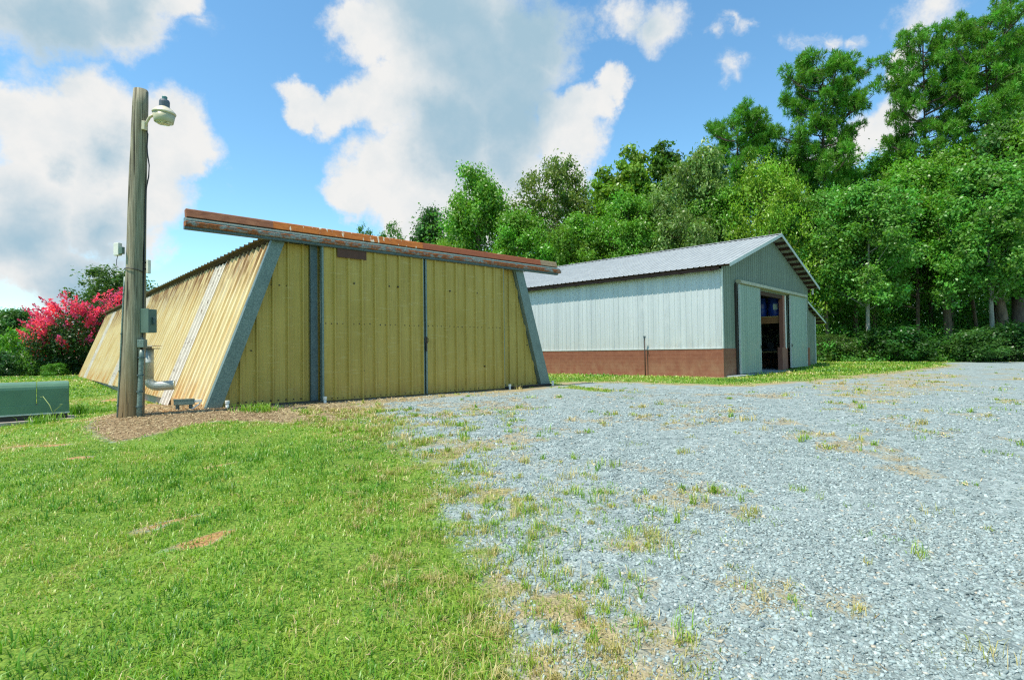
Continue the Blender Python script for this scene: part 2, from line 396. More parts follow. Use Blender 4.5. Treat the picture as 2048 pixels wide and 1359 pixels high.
# ------------------------------------------------------------------ terrain
YB_O = np.array([-2.198, 13.398, 0.]); YB_A = R(42.4)          # yellow shed: middle of its front, doorsill level
BN_O = np.array([7.652, 20.046, 0.]); BN_A = R(47.05)          # big barn: near corner
def local(x, y, O, A):
    dx = x-O[0]; dy = y-O[1]; return dx*math.cos(A)+dy*math.sin(A), -dx*math.sin(A)+dy*math.cos(A)
def height(x, y):
    x = np.asarray(x, float); y = np.asarray(y, float)
    z = -.46*(1-sstep(.3, 10.4, y+.10*x))
    z = z-.20*sstep(-6.2, -9.6, x)*(1-sstep(13, 22, y))-.55*sstep(-9, -22, x)*(1-sstep(14, 26, y))
    lx, ly = local(x, y, YB_O, YB_A)
    z = z+.07*np.exp(-((x+6.2)**2+(y-9.3)**2)/1.6)             # mound at the pole and shed corner
    bx, by = local(x, y, BN_O, BN_A)
    z = z+.13*sstep(4, 12, bx)*sstep(-9, 2, by)
    z = z-5.0*sstep(31, 60, y)*sstep(-16, -30, x)              # the land drops away at the far left
    und = .05*(fbm(x+40, y+9, .5, 3)-.5)+.018*(fbm(x, y, 2.6, 3)-.5)
    inside = (np.abs(lx) < 4.6) & (ly > -.05)
    z = z+und*sstep(0, 1, np.abs(y)*.3)
    z = np.where((np.abs(lx) < 4.3) & (ly > .25) & (ly < 26), np.minimum(z, -.03), z)
    inb = (bx > .1) & (bx < 10.8) & (by > .12)
    z = np.where(inb & (by < 21), np.minimum(z, -.05), z)
    return z
def to_ground(px, py):
    d = ray(px, py); P = None
    s = .2/ max(1e-6, d[1])*F/ F
    Y = 1.0
    while Y < 400:
        P = CAM+d*Y/d[1]
        if P[2] <= float(height(P[0], P[1])): return P
        Y *= 1.004
    return P

def poly_sd(P, poly):                  # signed distance, >0 inside
    poly = np.array(poly, float); d = np.full(len(P), 1e9); ins = np.zeros(len(P), bool)
    for a, b in zip(poly, np.roll(poly, -1, 0)):
        e = b-a; w = P-a; t = np.clip((w@e)/(e@e), 0, 1); d = np.minimum(d, np.linalg.norm(w-t[:, None]*e, axis=1))
        c = ((a[1] > P[:, 1]) != (b[1] > P[:, 1]))
        with np.errstate(divide='ignore', invalid='ignore'):
            xx = (b[0]-a[0])*(P[:, 1]-a[1])/(b[1]-a[1])+a[0]
        ins ^= c & (P[:, 0] < xx)
    return np.where(ins, d, -d)
# outlines of the yard's surfaces, walked on the ground (metres, seen from above)
def outline(px): return [tuple(to_ground(*p)[:2]) for p in px]
GRAVEL_EDGE = outline([(640, 812), (1000, 784), (1096, 771)])+[(1.7, 17.2)]+outline([(1108, 764), (1290, 765), (1455, 771), (1640, 758), (1790, 744), (1895, 731)])+\
    [(26, 33.5), (44, 33.5), (44, -14), (4, -14), (.1, 0), (.05, 1.2)]+outline([(940, 1330), (895, 1180), (852, 1060), (830, 990), (780, 905), (728, 862)])
MULCH_EDGE = outline([(165, 862), (235, 822), (290, 806), (420, 806), (560, 806), (650, 806), (740, 812), (700, 840), (560, 848), (430, 840), (350, 855), (300, 872), (225, 886)])
PATCH_EDGE = outline([(1098, 770), (1150, 771), (1235, 781), (1215, 785), (1130, 777), (1095, 775)])
DRYR_EDGE = outline([(1560, 775), (1700, 752), (1880, 744), (1960, 752), (1930, 790), (1750, 812), (1640, 795)])
DRYE_EDGE = outline([(1990, 770), (2047, 765), (2047, 900), (2030, 880)])
DRYM_EDGE = outline([(1480, 900), (1620, 870), (1760, 880), (1720, 960), (1560, 985), (1450, 950)])
CLAY = [(to_ground(283, 1063)[:2], .13, .055, .75), (to_ground(305, 1112)[:2], .17, .025, .85), (to_ground(400, 1090)[:2], .17, .035, .85), (to_ground(450, 1062)[:2], .16, .03, .9), (to_ground(190, 838)[:2], .5, .12, .0), (to_ground(350, 1042)[:2], .18, .03, .85), (to_ground(415, 1075)[:2], .3, .03, .85), (to_ground(110, 890)[:2], .3, .07, .3), (to_ground(160, 915)[:2], .2, .06, .3), (to_ground(20, 895)[:2], .3, .05, .4), (to_ground(440, 930)[:2], .25, .03, .8)]
def cover(x, y):
    """grass, straw, mulch, clay cover at ground points"""
    P = np.stack([x, y], -1); n = fbm(x, y, 1.3, 4)-.5; n2 = fbm(x+31, y-7, .45, 3)-.5; n3 = fbm(x-3, y+77, 4.0, 3)-.5
    dist = np.hypot(x, y)
    sg = poly_sd(P, GRAVEL_EDGE)+n*.9*np.clip(dist/8, .35, 1.2)
    near = (y < 10.5) & (x < 6)
    wid = np.where(near, 1.05*np.clip(dist/6, .45, 1.3), .5)
    grass = 1-sstep(-.45*wid, 1.0*wid, sg)
    grass = np.where(near, grass, 1-sstep(-.5, .35, sg))
    grass = np.maximum(grass, .66*np.exp(-(np.maximum(sg, 0)/(1.25*np.clip(dist/4.4, .55, 1)))**2)*near*sstep(-.10, .20, n3+.6*n))
    sm = poly_sd(P, MULCH_EDGE)+n*.5
    mulch = sstep(-.15, .3, sm); grass = grass*(1-mulch)
    straw = np.where(near, 1.*np.exp(-((sg-.3)/(1.1*np.clip(dist/4.4, .5, 1)))**2)*sstep(-.32, .10, n3+n2+.3*n), .8*np.exp(-((sg-.1)/.5)**2))
    pt = sstep(-.1, .2, poly_sd(P, PATCH_EDGE)+n*.3); grass = np.maximum(grass, pt)
    dr = np.maximum(np.maximum(sstep(-.5, .9, poly_sd(P, DRYR_EDGE)+n*2.2), sstep(-.3, .6, poly_sd(P, DRYE_EDGE)+n*1.6)), .75*sstep(-.2, 1., poly_sd(P, DRYM_EDGE)+n*3))
    straw = np.maximum(straw, dr*.62*sstep(-.15, .15, n3+.12)); grass = np.maximum(grass, dr*.36*sstep(.0, .22, n3))
    # straw litter where the mulch thins out in front of the shed doors, and a scatter over the gravel
    straw = np.maximum(straw, .75*sstep(-.9, -.1, sm)*(sm < .1)*sstep(-.3, .1, n3))
    straw = np.maximum(straw, .56*sstep(.04, .24, n+.8*n3)*(sg > 0))
    clay = np.zeros_like(x)
    for (c, a, b, th) in CLAY:
        dx = x-c[0]; dy = y-c[1]; u = dx*math.cos(th)+dy*math.sin(th); v = -dx*math.sin(th)+dy*math.cos(th)
        clay = np.maximum(clay, 1.05*np.exp(-((u/a)**2+(v/b)**2))*(.55+.9*(n3+.5)))
    # worn and yellowed bits of lawn
    straw = np.maximum(straw, .55*sstep(.12, .3, n2+.5*n)*(sg < 0)); straw = np.maximum(straw, .5*np.exp(-((sg+.6)/.8)**2)*near)
    lx, ly = local(x, y, YB_O, YB_A)
    alongside = sstep(.9, .2, np.abs(lx+4.9))*(ly > -.3)*(ly < 9); clay = np.maximum(clay, alongside*sstep(-.2, .2, n))
    grass = grass*(1-.85*np.clip(clay*(.35+1.6*(n3+.5)), 0, 1))
    grass = grass*np.where((lx > -2.7) & (lx < 4.5) & (ly < .3) & (ly > -.9), 0, 1)
    straw = np.where(sg < .1, np.maximum(straw, np.clip(1.15-grass-mulch-clay, 0, 1)), straw)
    bx, by = local(x, y, BN_O, BN_A)                            # bare strip against the block wall
    bare = sstep(.35, .12, np.abs(bx+.05))*(by > -.3)*(by < 20)
    straw = np.maximum(straw, bare); grass = grass*(1-bare)
    return grass, straw, mulch, clay, sg

def axis(a, b, fine, lo, hi):
    mid = list(np.arange(a, b+1e-6, fine)); s = fine; v = b; up = []
    while v < hi: s *= 1.25; v += s; up.append(v)
    s = fine; v = a; dn = []
    while v > lo: s *= 1.25; v -= s; dn.append(v)
    return np.array(dn[::-1]+mid+up)
gx = axis(-13, 14, .13, -900, 900); gy = axis(.6, 24, .13, -300, 1500)
GX, GY = np.meshgrid(gx, gy); fx = GX.ravel(); fy = GY.ravel(); fz = height(fx, fy)
g_, s_, m_, c_, sg_ = cover(fx, fy)
cov = np.stack([g_, s_, m_, np.ones_like(g_)], -1)
nx, ny = len(gx), len(gy)
ii, jj = np.meshgrid(np.arange(nx-1), np.arange(ny-1)); q = (jj*nx+ii).ravel()
quads = np.stack([q, q+1, q+nx+1, q+nx], -1)
fg = sg_[quads].mean(1) > .15; fm = m_[quads].mean(1) > .5
for nm, sel in (('lawn', ~fg & ~fm), ('gravel_drive', fg & ~fm), ('mulch_bed', fm)):
    f = quads[sel]; used, inv = np.unique(f, return_inverse=True)
    me = np_mesh(nm, np.stack([fx, fy, fz], -1)[used], [inv.reshape(-1, 4)], GROUND,
                 {'cover': ('POINT', 'FLOAT_COLOR', cov[used]), 'clay': ('POINT', 'FLOAT', c_[used])}, True)
    tag(link(bpy.data.objects.new(nm, me)), kind='structure')

# ------------------------------------------------------------------ grass, stones, weeds (stuff)
def in_frame(x, y, m=60):
    p = project(np.stack([x, y, height(x, y)], -1)); return (p[:, 0] > -m) & (p[:, 0] < 2048+m) & (p[:, 1] < 1359+2*m) & (y > .8)
def blocked(x, y):
    lx, ly = local(x, y, YB_O, YB_A); bx, by = local(x, y, BN_O, BN_A)
    return ((np.abs(lx) < 4.65) & (ly > -.1) & (ly < 26)) | ((bx > -.05) & (bx < 11) & (by > -.05))
def blades(x, y, L, W, tint, lean, rng, z0=None):
    n = len(x); z = height(x, y) if z0 is None else z0
    az = rng.random(n)*2*np.pi; d = np.stack([np.cos(az), np.sin(az), np.zeros(n)], -1)
    fa = az+np.pi/2+rng.normal(0, .5, n); w = np.stack([np.cos(fa), np.sin(fa), np.zeros(n)], -1)*W[:, None]*.5
    b = np.stack([x, y, z-.006], -1); up = np.array([0, 0, 1.])
    l1 = (lean*.45)[:, None]; l2 = lean[:, None]
    m = b+(up*.55+d*l1*.55)*L[:, None]; t = b+(up*(1-.45*l2)+d*l2)*L[:, None]
    V = np.stack([b-w, b+w, m+w*.75, m-w*.75, t], 1).reshape(-1, 3)
    i = np.arange(n)*5
    return V, np.stack([i, i+1, i+2, i+3], -1), np.stack([i+3, i+2, i+4], -1), np.repeat(tint, 5)
rng = np.random.default_rng(3)
parts = []
def scatter(n, y0, y1, x0, x1, pw=1.0):
    y = y0+(y1-y0)*rng.random(n)**pw; x = x0+(x1-x0)*rng.random(n); return x, y
bands = [(1.0, 2.6, 4200, .055, .0055), (2.6, 4.5, 3200, .052, .0062), (4.5, 7.5, 1900, .046, .0080), (7.5, 12.5, 900, .045, .012), (12.5, 20, 330, .06, .022), (20, 37, 130, .08, .04)]
for y0, y1, dens, L0, W0 in bands:
    xw = y1*1.0+.5; n = int((y1-y0)*2*xw*dens)
    x, y = scatter(n, y0, y1, -xw, xw)
    k = in_frame(x, y) & ~blocked(x, y); x, y = x[k], y[k]
    g, s, m, c, sg = cover(x, y)
    clump = fbm(x+5, y+3, 3.2, 3); hgt = fbm(x, y, 1.1, 3)
    keep = rng.random(len(x)) < np.clip(g*1.15-.03, 0, 1)*sstep(.30, .58, clump+.18*g)
    x, y, g, s, clump, hgt = [a[keep] for a in (x, y, g, s, clump, hgt)]
    n = len(x)
    dry = .28*(1-g)+.42*s*rng.random(n)
    pv = fbm(x-11, y+2, .55, 3)
    tint = np.clip(.34+.46*(rng.random(n)-.45)+1.0*(pv-.5)+.9*(clump-.5)+.5*(fbm(x+60, y-20, 7., 2)-.5)+dry+(rng.random(n) < .07)*.42+(rng.random(n) < .06)*.2, 0, 1)
    L = L0*(.40+1.0*rng.random(n)**1.4)*(.35+1.25*hgt)*(1+.5*(rng.random(n) < .05)); W = W0*(.6+.8*rng.random(n))
    parts.append(blades(x, y, L, W, tint, .35+1.0*rng.random(n), rng))
def emit_blades(name, parts, label=None, mat=GRASS):
    V = []; Q = []; T = []; A = []; o = 0
    for v, q_, t_, a in parts: V.append(v); Q.append(q_+o); T.append(t_+o); A.append(a); o += len(v)
    me = np_mesh(name, np.concatenate(V), [np.concatenate(Q), np.concatenate(T)], mat, {'tint': ('POINT', 'FLOAT', np.concatenate(A))})
    return link(bpy.data.objects.new(name, me))
N_GRASS = sum(len(p[1]) for p in parts)
tag(emit_blades('grass', parts), 'short bright green mown grass covering the lawn', 'grass', kind='stuff')
# tufts of taller weeds and dry grass standing in the gravel and along the lawn's ragged edge
def tufts(cx, cy, nb, spread, L0, W0, t0, tv, rng):
    n = int(nb.sum()); idx = np.repeat(np.arange(len(cx)), nb)
    x = cx[idx]+rng.normal(0, 1, n)*spread[idx]; y = cy[idx]+rng.normal(0, 1, n)*spread[idx]
    return blades(x, y, L0[idx]*(.35+.8*rng.random(n)), W0[idx]*(.6+.6*rng.random(n)), np.clip(t0[idx]+tv*rng.normal(0, 1, n), 0, 1), .2+.8*rng.random(n), rng)
wp = []
for y0, y1, dens in ((1.1, 5, 340), (5, 10, 150), (10, 26, 16)):
    xw = y1+.5; n = int((y1-y0)*2*xw*dens); x, y = scatter(n, y0, y1, -xw, xw)
    k = in_frame(x, y) & ~blocked(x, y); x, y = x[k], y[k]
    g, s, m, c, sg = cover(x, y)
    edge = np.exp(-(np.maximum(sg-.1, 0)/(1.35*np.clip(y/4.4, .55, 1)))**2)*(y < 10.5)
    pr = np.where(sg > -.5, .014+.55*edge+.26*s, 0)*sstep(.30, .62, fbm(x+90, y, 2.2, 4))
    k = rng.random(len(x)) < pr; x, y, sg, s = x[k], y[k], sg[k], s[k]; n = len(x)
    far = np.clip(y/5, .8, 3)
    wp.append(tufts(x, y, rng.integers(8, 40, n), (.016+.06*rng.random(n)**2)*far**.5, .042+.10*rng.random(n)**3, .0068*far, np.clip(.30+.68*rng.random(n)+.30*s, 0, 1), .13, rng))
# broad-bladed crabgrass clumps in the lawn
x, y = scatter(900, 1.2, 7, -6, 1.2); k = in_frame(x, y); x, y = x[k], y[k]; g, s, m, c, sg = cover(x, y)
k = (g > .6) & (fbm(x+7, y+50, .8, 3) > .52); x, y = x[k], y[k]; n = len(x)
wp.append(tufts(x, y, rng.integers(10, 30, n), np.full(n, .05), .07+.06*rng.random(n), np.full(n, .009), .14+.22*rng.random(n), .08, rng))
tag(emit_blades('weed_tufts', wp), 'green and straw coloured weed tufts sprouting through gravel and lawn edge', 'weeds', kind='stuff')
# dry clippings lying on the mulch and straw
x, y = scatter(120000, 1.2, 12.5, -9.5, 6); k = in_frame(x, y) & ~blocked(x, y); x, y = x[k], y[k]; g, s, m, c, sg = cover(x, y)
k = rng.random(len(x)) < np.clip(m*1.0+.6*s*(sg > -.6)*(1-.5*g), 0, 1); x, y, m = x[k], y[k], m[k]; n = len(x)
az = rng.random(n)*np.pi*2; d = np.stack([np.cos(az), np.sin(az), rng.normal(.05, .25, n)], -1); pz = np.stack([-np.sin(az), np.cos(az), rng.normal(0, .3, n)], -1)
L = (.02+.05*rng.random(n)**1.5)[:, None]*.5; W = (.003+.003*rng.random(n))[:, None]*np.clip(y/5, .7, 2)[:, None]*.5
b = np.stack([x, y, height(x, y)+.008+.014*rng.random(n)], -1)
V = np.stack([b-d*L-pz*W, b-d*L+pz*W, b+d*L+pz*W, b+d*L-pz*W], 1).reshape(-1, 3); i = np.arange(n)*4
STRAWM = NT('dry_clipping'); a_ = STRAWM.n('Attribute'); a_.attribute_name = 'tint'
STRAWM.bsdf(STRAWM.ramp(a_.outputs['Fac'], [(0, (.11, .07, .035)), (.5, (.34, .25, .12)), (1, (.58, .48, .27))]), .85); STRAWM = STRAWM.m
me = np_mesh('straw_litter', V, [np.stack([i, i+1, i+2, i+3], -1)], STRAWM, {'tint': ('POINT', 'FLOAT', np.repeat(rng.random(n), 4))})
tag(link(bpy.data.objects.new('straw_litter', me)), 'dry brown straw litter around pole and along shed front', 'straw', kind='stuff')
# loose stones
cube = np.array([(-1, -1, -1), (1, -1, -1), (1, 1, -1), (-1, 1, -1), (-1, -1, 1), (1, -1, 1), (1, 1, 1), (-1, 1, 1)], float)
cq = np.array([(0, 3, 2, 1), (4, 5, 6, 7), (0, 1, 5, 4), (1, 2, 6, 5), (2, 3, 7, 6), (3, 0, 4, 7)])
SV = []; ST = []
for y0, y1, dens, S0 in ((1.0, 2.6, 9000, .0062), (2.6, 4.2, 4600, .0075), (4.2, 6.5, 2000, .0080), (6.5, 10, 560, .0098), (10, 14, 130, .0115)):
    xw = y1+.5; n = int((y1-y0)*2*xw*dens); x, y = scatter(n, y0, y1, -xw, xw)
    k = in_frame(x, y) & ~blocked(x, y); x, y = x[k], y[k]; g, s, m, c, sg = cover(x, y)
    k = (rng.random(len(x)) < np.clip(1-g*1.1-.65*s-m*.85, 0, 1)*(.40+.60*sstep(.36, .56, fbm(x*1.6-40, y*.5+13, .9, 3)))) & (sg > -.8); x, y = x[k], y[k]; n = len(x)
    S = S0*np.clip(np.exp(rng.normal(-.12, .42, n)), .35, 1.75); v = cube[None]*(1+rng.normal(0, .22, (n, 8, 3)))
    v[:, 4:, :2] *= (.55+.35*rng.random((n, 1, 1)))
    v = v*np.stack([S*(.8+.5*rng.random(n)), S*(.55+.4*rng.random(n)), S*(.28+.35*rng.random(n))], -1)[:, None]
    a = rng.random(n)*2*np.pi; tx = rng.normal(0, .28, n); ty = rng.normal(0, .28, n)
    ca, sa = np.cos(a)[:, None], np.sin(a)[:, None]
    X = v[..., 0]*ca-v[..., 1]*sa; Y = v[..., 0]*sa+v[..., 1]*ca; Z = v[..., 2]+X*tx[:, None]+Y*ty[:, None]
    SV.append(np.stack([X+x[:, None], Y+y[:, None], Z+(height(x, y)+S*.22)[:, None]], -1).reshape(-1, 3))
    ST.append(np.repeat(np.clip(rng.normal(.5, .24, n), 0, .99)+0*(S), 8))
SV = np.concatenate(SV); ST = np.concatenate(ST); n = len(SV)//8
fq = (cq[None]+(np.arange(n)*8)[:, None, None]).reshape(-1, 4)
me = np_mesh('gravel_stones', SV, [fq], STONE, {'tint': ('POINT', 'FLOAT', ST)})
tag(link(bpy.data.objects.new('gravel_stones', me)), 'loose blue grey crushed stone spread over the drive', 'gravel', kind='stuff')
N_STONE = n

# ------------------------------------------------------------------ yellow shed
yb = thing('metal_shed', 'yellow sheet metal shed with sloping side walls and double sliding doors', 'shed', tuple(YB_O), YB_A)
LB, LT, RB, RT, HT = -4.68, -3.47, 4.36, 3.30, 3.30
Llen = 25.5
bm = bmesh.new()
fl = lambda u: max(0, (u-LB)/(LT-LB))*HT if u < LT else (HT if u < RT else max(0, (RB-u)/(RB-RT))*HT)
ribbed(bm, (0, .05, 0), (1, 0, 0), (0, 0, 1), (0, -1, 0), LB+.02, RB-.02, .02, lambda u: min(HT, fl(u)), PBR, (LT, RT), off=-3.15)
for (x0, x1, z) in ((-3.66, -3.2, 2.42), (-3.92, -3.8, 1.98), (-3.9, -3.85, 1.1), (3.25, 3.4, 2.3), (3.6, 3.7, 1.2), (2.9, 2.95, 2.32), (-4.45, -2.8, .1), (2.6, 4.2, .1)):
    u = x0
    while u < x1: box(bm, u-.012, u+.012, .03, .045, z-.012, z+.012, 1); u += .1524
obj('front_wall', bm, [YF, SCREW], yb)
# sloping long side, sunlit, with three bleached skylight strips
sl = Vector((LT-LB, 0, HT)); slen = sl.length; V_ = sl.normalized(); N_ = Vector((-V_.z, 0, V_.x))
strips = [(3.05, 3.96), (12.6, 13.5), (21.6, 22.5)]
bm = bmesh.new(); e = 0
for a, b in strips+[(Llen, None)]:
    ribbed(bm, (LB, 0, 0), (0, 1, 0), V_, N_, e, a, .02+.0, slen, PBR, off=.02); e = b
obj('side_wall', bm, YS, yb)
for k, (a, b) in enumerate(strips):
    bm = bmesh.new(); ribbed(bm, (LB, 0, 0), (0, 1, 0), V_, N_*1.0, a-.03, b+.03, -.12 if k == 0 else .0, slen-.05, PBR, off=.02)
    for v in bm.verts: v.co += N_*.006
    o = obj('skylight_panel', bm, SKYL, yb); o['label'] = 'bleached white speckled skylight strip in the sloping wall'
sr = Vector((RT-RB, 0, HT)); Vr = sr.normalized(); Nr = Vector((Vr.z, 0, -Vr.x))
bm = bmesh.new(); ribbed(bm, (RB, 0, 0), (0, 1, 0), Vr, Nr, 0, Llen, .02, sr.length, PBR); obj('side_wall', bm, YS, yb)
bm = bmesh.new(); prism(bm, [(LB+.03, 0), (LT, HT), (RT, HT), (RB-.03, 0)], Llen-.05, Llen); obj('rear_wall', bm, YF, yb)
bm = bmesh.new(); ribbed(bm, (0, -.02, 3.40), (0, 1, 0), (1, 0, 0), (0, 0, 1), 0, Llen+.15, LT-.13, RT+.18, PBR)
ribbed(bm, (0, -.02, 3.385), (0, 1, 0), (1, 0, 0), (0, 0, 1), 0, Llen+.15, LT-.129, RT+.179, PBR); obj('roof', bm, simple('dull_brown_roof_metal', (.13, .10, .045), .7, 0, .3, 5), yb)
bm = bmesh.new(); prism(bm, [(LT+.0, 3.32), (LT+.10, 3.32), (LT+.10, 3.380), (LT-.06, 3.380)], .0, Llen); obj('eave_trim', bm, TIMB, yb)
# galvanised corner posts
bm = bmesh.new(); prism(bm, [(-4.765, -.05), (-4.495, -.05), (-3.285, 3.31), (-3.535, 3.31)], -.10, .045); obj('corner_post', bm, GALV, yb)
bm = bmesh.new(); prism(bm, [(4.03, -.02), (4.415, -.02), (3.345, 3.28), (3.055, 3.28)], -.10, .045); obj('corner_post', bm, GALV, yb)
bm = bmesh.new(); box(bm, -2.745, -2.60, -.045, .03, .0, 3.32); o = obj('door_jamb', bm, GALVD, yb)
# doors
def door(x0, x1, name='sliding_door'):
    bm = bmesh.new(); y = -.135
    ribbed(bm, (0, y, 0), (1, 0, 0), (0, 0, 1), (0, -1, 0), x0+.035, x1-.035, .035, 3.325, DOORP, off=x0+.035-.262+.24)
    for f in bm.faces: f.material_index = 0
    u = x0+.09
    while u < x1-.05:
        w = .009+.003*random.random(); zz = 1.665+random.uniform(-.008, .008); box(bm, u-w, u+w, y-.006, y-.001, zz-w, zz+w, 1)
        zz = .075; box(bm, u-w, u+w, y-.006, y-.001, zz-w, zz+w, 1); u += .128
    for q_ in (.29, .63, .37, .72):
        u = x0+(x1-x0)*q_; zz = random.choice((.62, 2.55, .64)); box(bm, u-.012, u+.012, y-.04, y-.001, zz-.014, zz+.014, 1)
    box(bm, x0+.04, x1-.04, y+.008, y+.06, .03, .09, 1); box(bm, x0+.04, x1-.04, y+.008, y+.06, 3.2, 3.32, 1); box(bm, x0+.04, x1-.04, y+.008, y+.06, 1.6, 1.72, 1)
    d = obj(name, bm, [YF, SCREW], yb)
    for a, b in ((x0, x0+.04), (x1-.04, x1)):
        bm = bmesh.new(); box(bm, a, b, -.165, -.06, .03, 3.335); obj('edge_trim', bm, GALV, d)
    return d
dl = door(-2.555, -.022); dr_ = door(.022, 2.555)
dl['label'] = 'yellow ribbed sliding door with dark brown plate'; dr_['label'] = 'yellow ribbed sliding door without a plate'
bm = bmesh.new(); box(bm, -2.222, -1.545, -.196, -.187, 3.085, 3.325)
for q_ in (-2.15, -2.03, -1.66): box(bm, q_, q_+.02, -.1966, -.1962, 3.16, 3.25, 0)
obj('sign_plate', bm, BROWN, dl)
bm = bmesh.new(); box(bm, -.02, .05, -.20, -.166, 1.24, 1.40, 0, .01); box(bm, -.005, .025, -.205, -.18, 1.05, 1.26, 0, .004)
tube(bm, [(.015, -.215, 1.36), (.06, -.22, 1.35), (.065, -.22, 1.29), (.02, -.215, 1.27)], .009, 6); obj('latch', bm, SCREW, dr_)
bm = bmesh.new(); box(bm, -.022, .022, -.07, -.05, .05, 3.3); obj('door_gap_dark_strip', bm, BLACK, yb)  # black strip painted in for the shade in the gap between the doors
# track and fascia above the doors
X0, X1 = -5.08, 4.72
bm = bmesh.new(); prism(bm, [(0, 0)]*3, 0, 0) if False else None
def profile_x(bm, prof, x0, x1, mi=0):     # closed y,z profile pulled along x
    a = [bm.verts.new((x0, y, z)) for y, z in prof]; b = [bm.verts.new((x1, y, z)) for y, z in prof]; n = len(prof)
    fs = [bm.faces.new(a), bm.faces.new(b[::-1])]+[bm.faces.new([a[i], b[i], b[(i+1) % n], a[(i+1) % n]]) for i in range(n)]
    for f in fs: f.material_index = mi
    bmesh.ops.recalc_face_normals(bm, faces=fs)
for (a, b, mt, lab) in ((X0+.02, -3.55, RUSTB, 'dull brown rusted length of fascia'), (-3.548, -.05, RUSTO, 'orange rusted length of fascia with bare pale patches'), (-.048, 3.98, RUSTP, 'smooth red brown painted length of fascia'), (3.982, X1-.06, RUSTG, 'grey brown weathered end of fascia')):
    bm = bmesh.new(); profile_x(bm, [(-.20, 3.515), (-.185, 3.505), (-.05, 3.505), (-.03, 3.655), (-.145, 3.665), (-.16, 3.65)], a, b)
    o = obj('fascia', bm, mt, yb); o['label'] = lab
bm = bmesh.new(); profile_x(bm, [(-.265, 3.43), (-.25, 3.425), (-.06, 3.425), (-.06, 3.50), (-.17, 3.50), (-.26, 3.45)], X0, X1); obj('track_flashing', bm, GALV, yb)
bm = bmesh.new(); profile_x(bm, [(-.275, 3.345), (-.262, 3.33), (-.10, 3.33), (-.10, 3.42), (-.265, 3.42), (-.275, 3.405)], X0-.01, X1+.03); obj('door_track', bm, GALVR, yb)
bm = bmesh.new(); profile_x(bm, [(-.235, 3.285), (-.22, 3.272), (-.16, 3.272), (-.145, 3.285), (-.145, 3.328), (-.235, 3.328)], X0-.02, X1-.06); obj('track_lip', bm, GALVD, yb)
for xx in (-4.6, -3.6, -1.2, -.02, 1.6, 3.4, 4.3):
    bm = bmesh.new(); box(bm, xx-.04, xx+.04, -.09, .02, 3.33, 3.50); obj('track_bracket', bm, GALVD, yb)
bm = bmesh.new(); tube(bm, [(2.56, -.16, .045), (4.36, -.16, .045)], .028, 8); obj('bottom_guide', bm, SCREW, yb)
bm = bmesh.new(); tube(bm, [(-4.4, -.10, .03), (-2.6, -.10, .03)], .022, 8); obj('bottom_guide', bm, SCREW, yb)
bm = bmesh.new(); profile_x(bm, [(-.12, -.12), (.3, -.12), (.3, .03), (-.12, .03)], LB+.2, RB-.2); obj('sill', bm, simple('soil_stained_sill', (.16, .11, .06), .9, 0, .3, 8), yb)
bm = bmesh.new(); box(bm, LB-.02, LB+.12, .35, 3.0, -.1, .085); obj('sill_board', bm, simple('clay_stained_board', (.42, .25, .10), .85, 0, .3, 6), yb)
bm = bmesh.new(); box(bm, LB+.1, RB-.1, .3, Llen-.2, -.2, -.01); obj('floor', bm, CONC, yb)
def yb_pt(x, y, z=0):
    return (YB_O[0]+x*math.cos(YB_A)-y*math.sin(YB_A), YB_O[1]+x*math.sin(YB_A)+y*math.cos(YB_A), z)

# white capped pipe stubs standing along the shed front
for (lx, ly, lab) in ((-2.56, -.30, 'white plastic pipe stub below left door edge'), (-4.40, -.22, 'white plastic pipe stub beside the left galvanised corner post'), (2.60, -.30, 'white plastic pipe stub at the right edge of the right door'), (4.28, -.30, 'white plastic pipe stub at foot of right corner post')):
    p = yb_pt(lx, ly); gz = float(height(p[0], p[1]))
    t = thing('pipe_stub', lab, 'pipe stub', (p[0], p[1], gz), 0, 'white pipe stubs along the shed front')
    bm = bmesh.new(); lathe(bm, [(.030, -.05), (.030, .09)], 12); obj('pipe', bm, PVC, t, True)
    bm = bmesh.new(); lathe(bm, [(.039, .088), (.040, .135), (.036, .145)], 12); obj('cap', bm, PVC, t)

# ------------------------------------------------------------------ exhaust duct on the sloping wall
pw = Vector(yb_pt(LB+.28*(LT-LB)/1.0*.62, 2.05, .60))
sdir = Vector((-math.sin(YB_A), math.cos(YB_A), 0)); ddir = Vector((math.cos(YB_A), math.sin(YB_A), 0))
D0 = at(297, 728, 11.05); dx, dy = D0[0], D0[1]
t = thing('exhaust_duct', 'short galvanised exhaust duct elbowing out of the sloping yellow wall', 'duct', (dx, dy, float(height(dx, dy))))
gz = t.location.z; zt = at(297, 698, 11.05)[2]-gz; zb = at(297, 768, 11.05)[2]-gz
bm = bmesh.new(); lathe(bm, [(.092, zb+.10), (.092, zb+.42), (.096, zb+.425), (.096, zb+.445), (.092, zb+.45), (.092, zt)], 18); obj('stack', bm, DUCT, t, True)
hx = Vector((.93, .37, 0)).normalized()
bm = bmesh.new(); pts = [(0, 0, zb+.10)]+[tuple(hx*(.16*(1-math.cos(a)))+Vector((0, 0, zb+.10-.14*math.sin(a)))) for a in (R(22), R(45), R(68), R(90))]+[tuple(hx*.45+Vector((0, 0, zb-.03)))]
tube(bm, pts, .094, 14); obj('elbow', bm, DUCT, t)
bm = bmesh.new(); lathe(bm, [(.06, zt-.002), (.06, zt+.05)], 10); box(bm, -.17, .17, -.15, .15, zt+.055, zt+.075); box(bm, -.13, .15, -.14, .14, zt+.005, zt+.02, 1); obj('cap', bm, [simple('pale_weathered_cap', (.55, .47, .38), .8), SCREW], t)

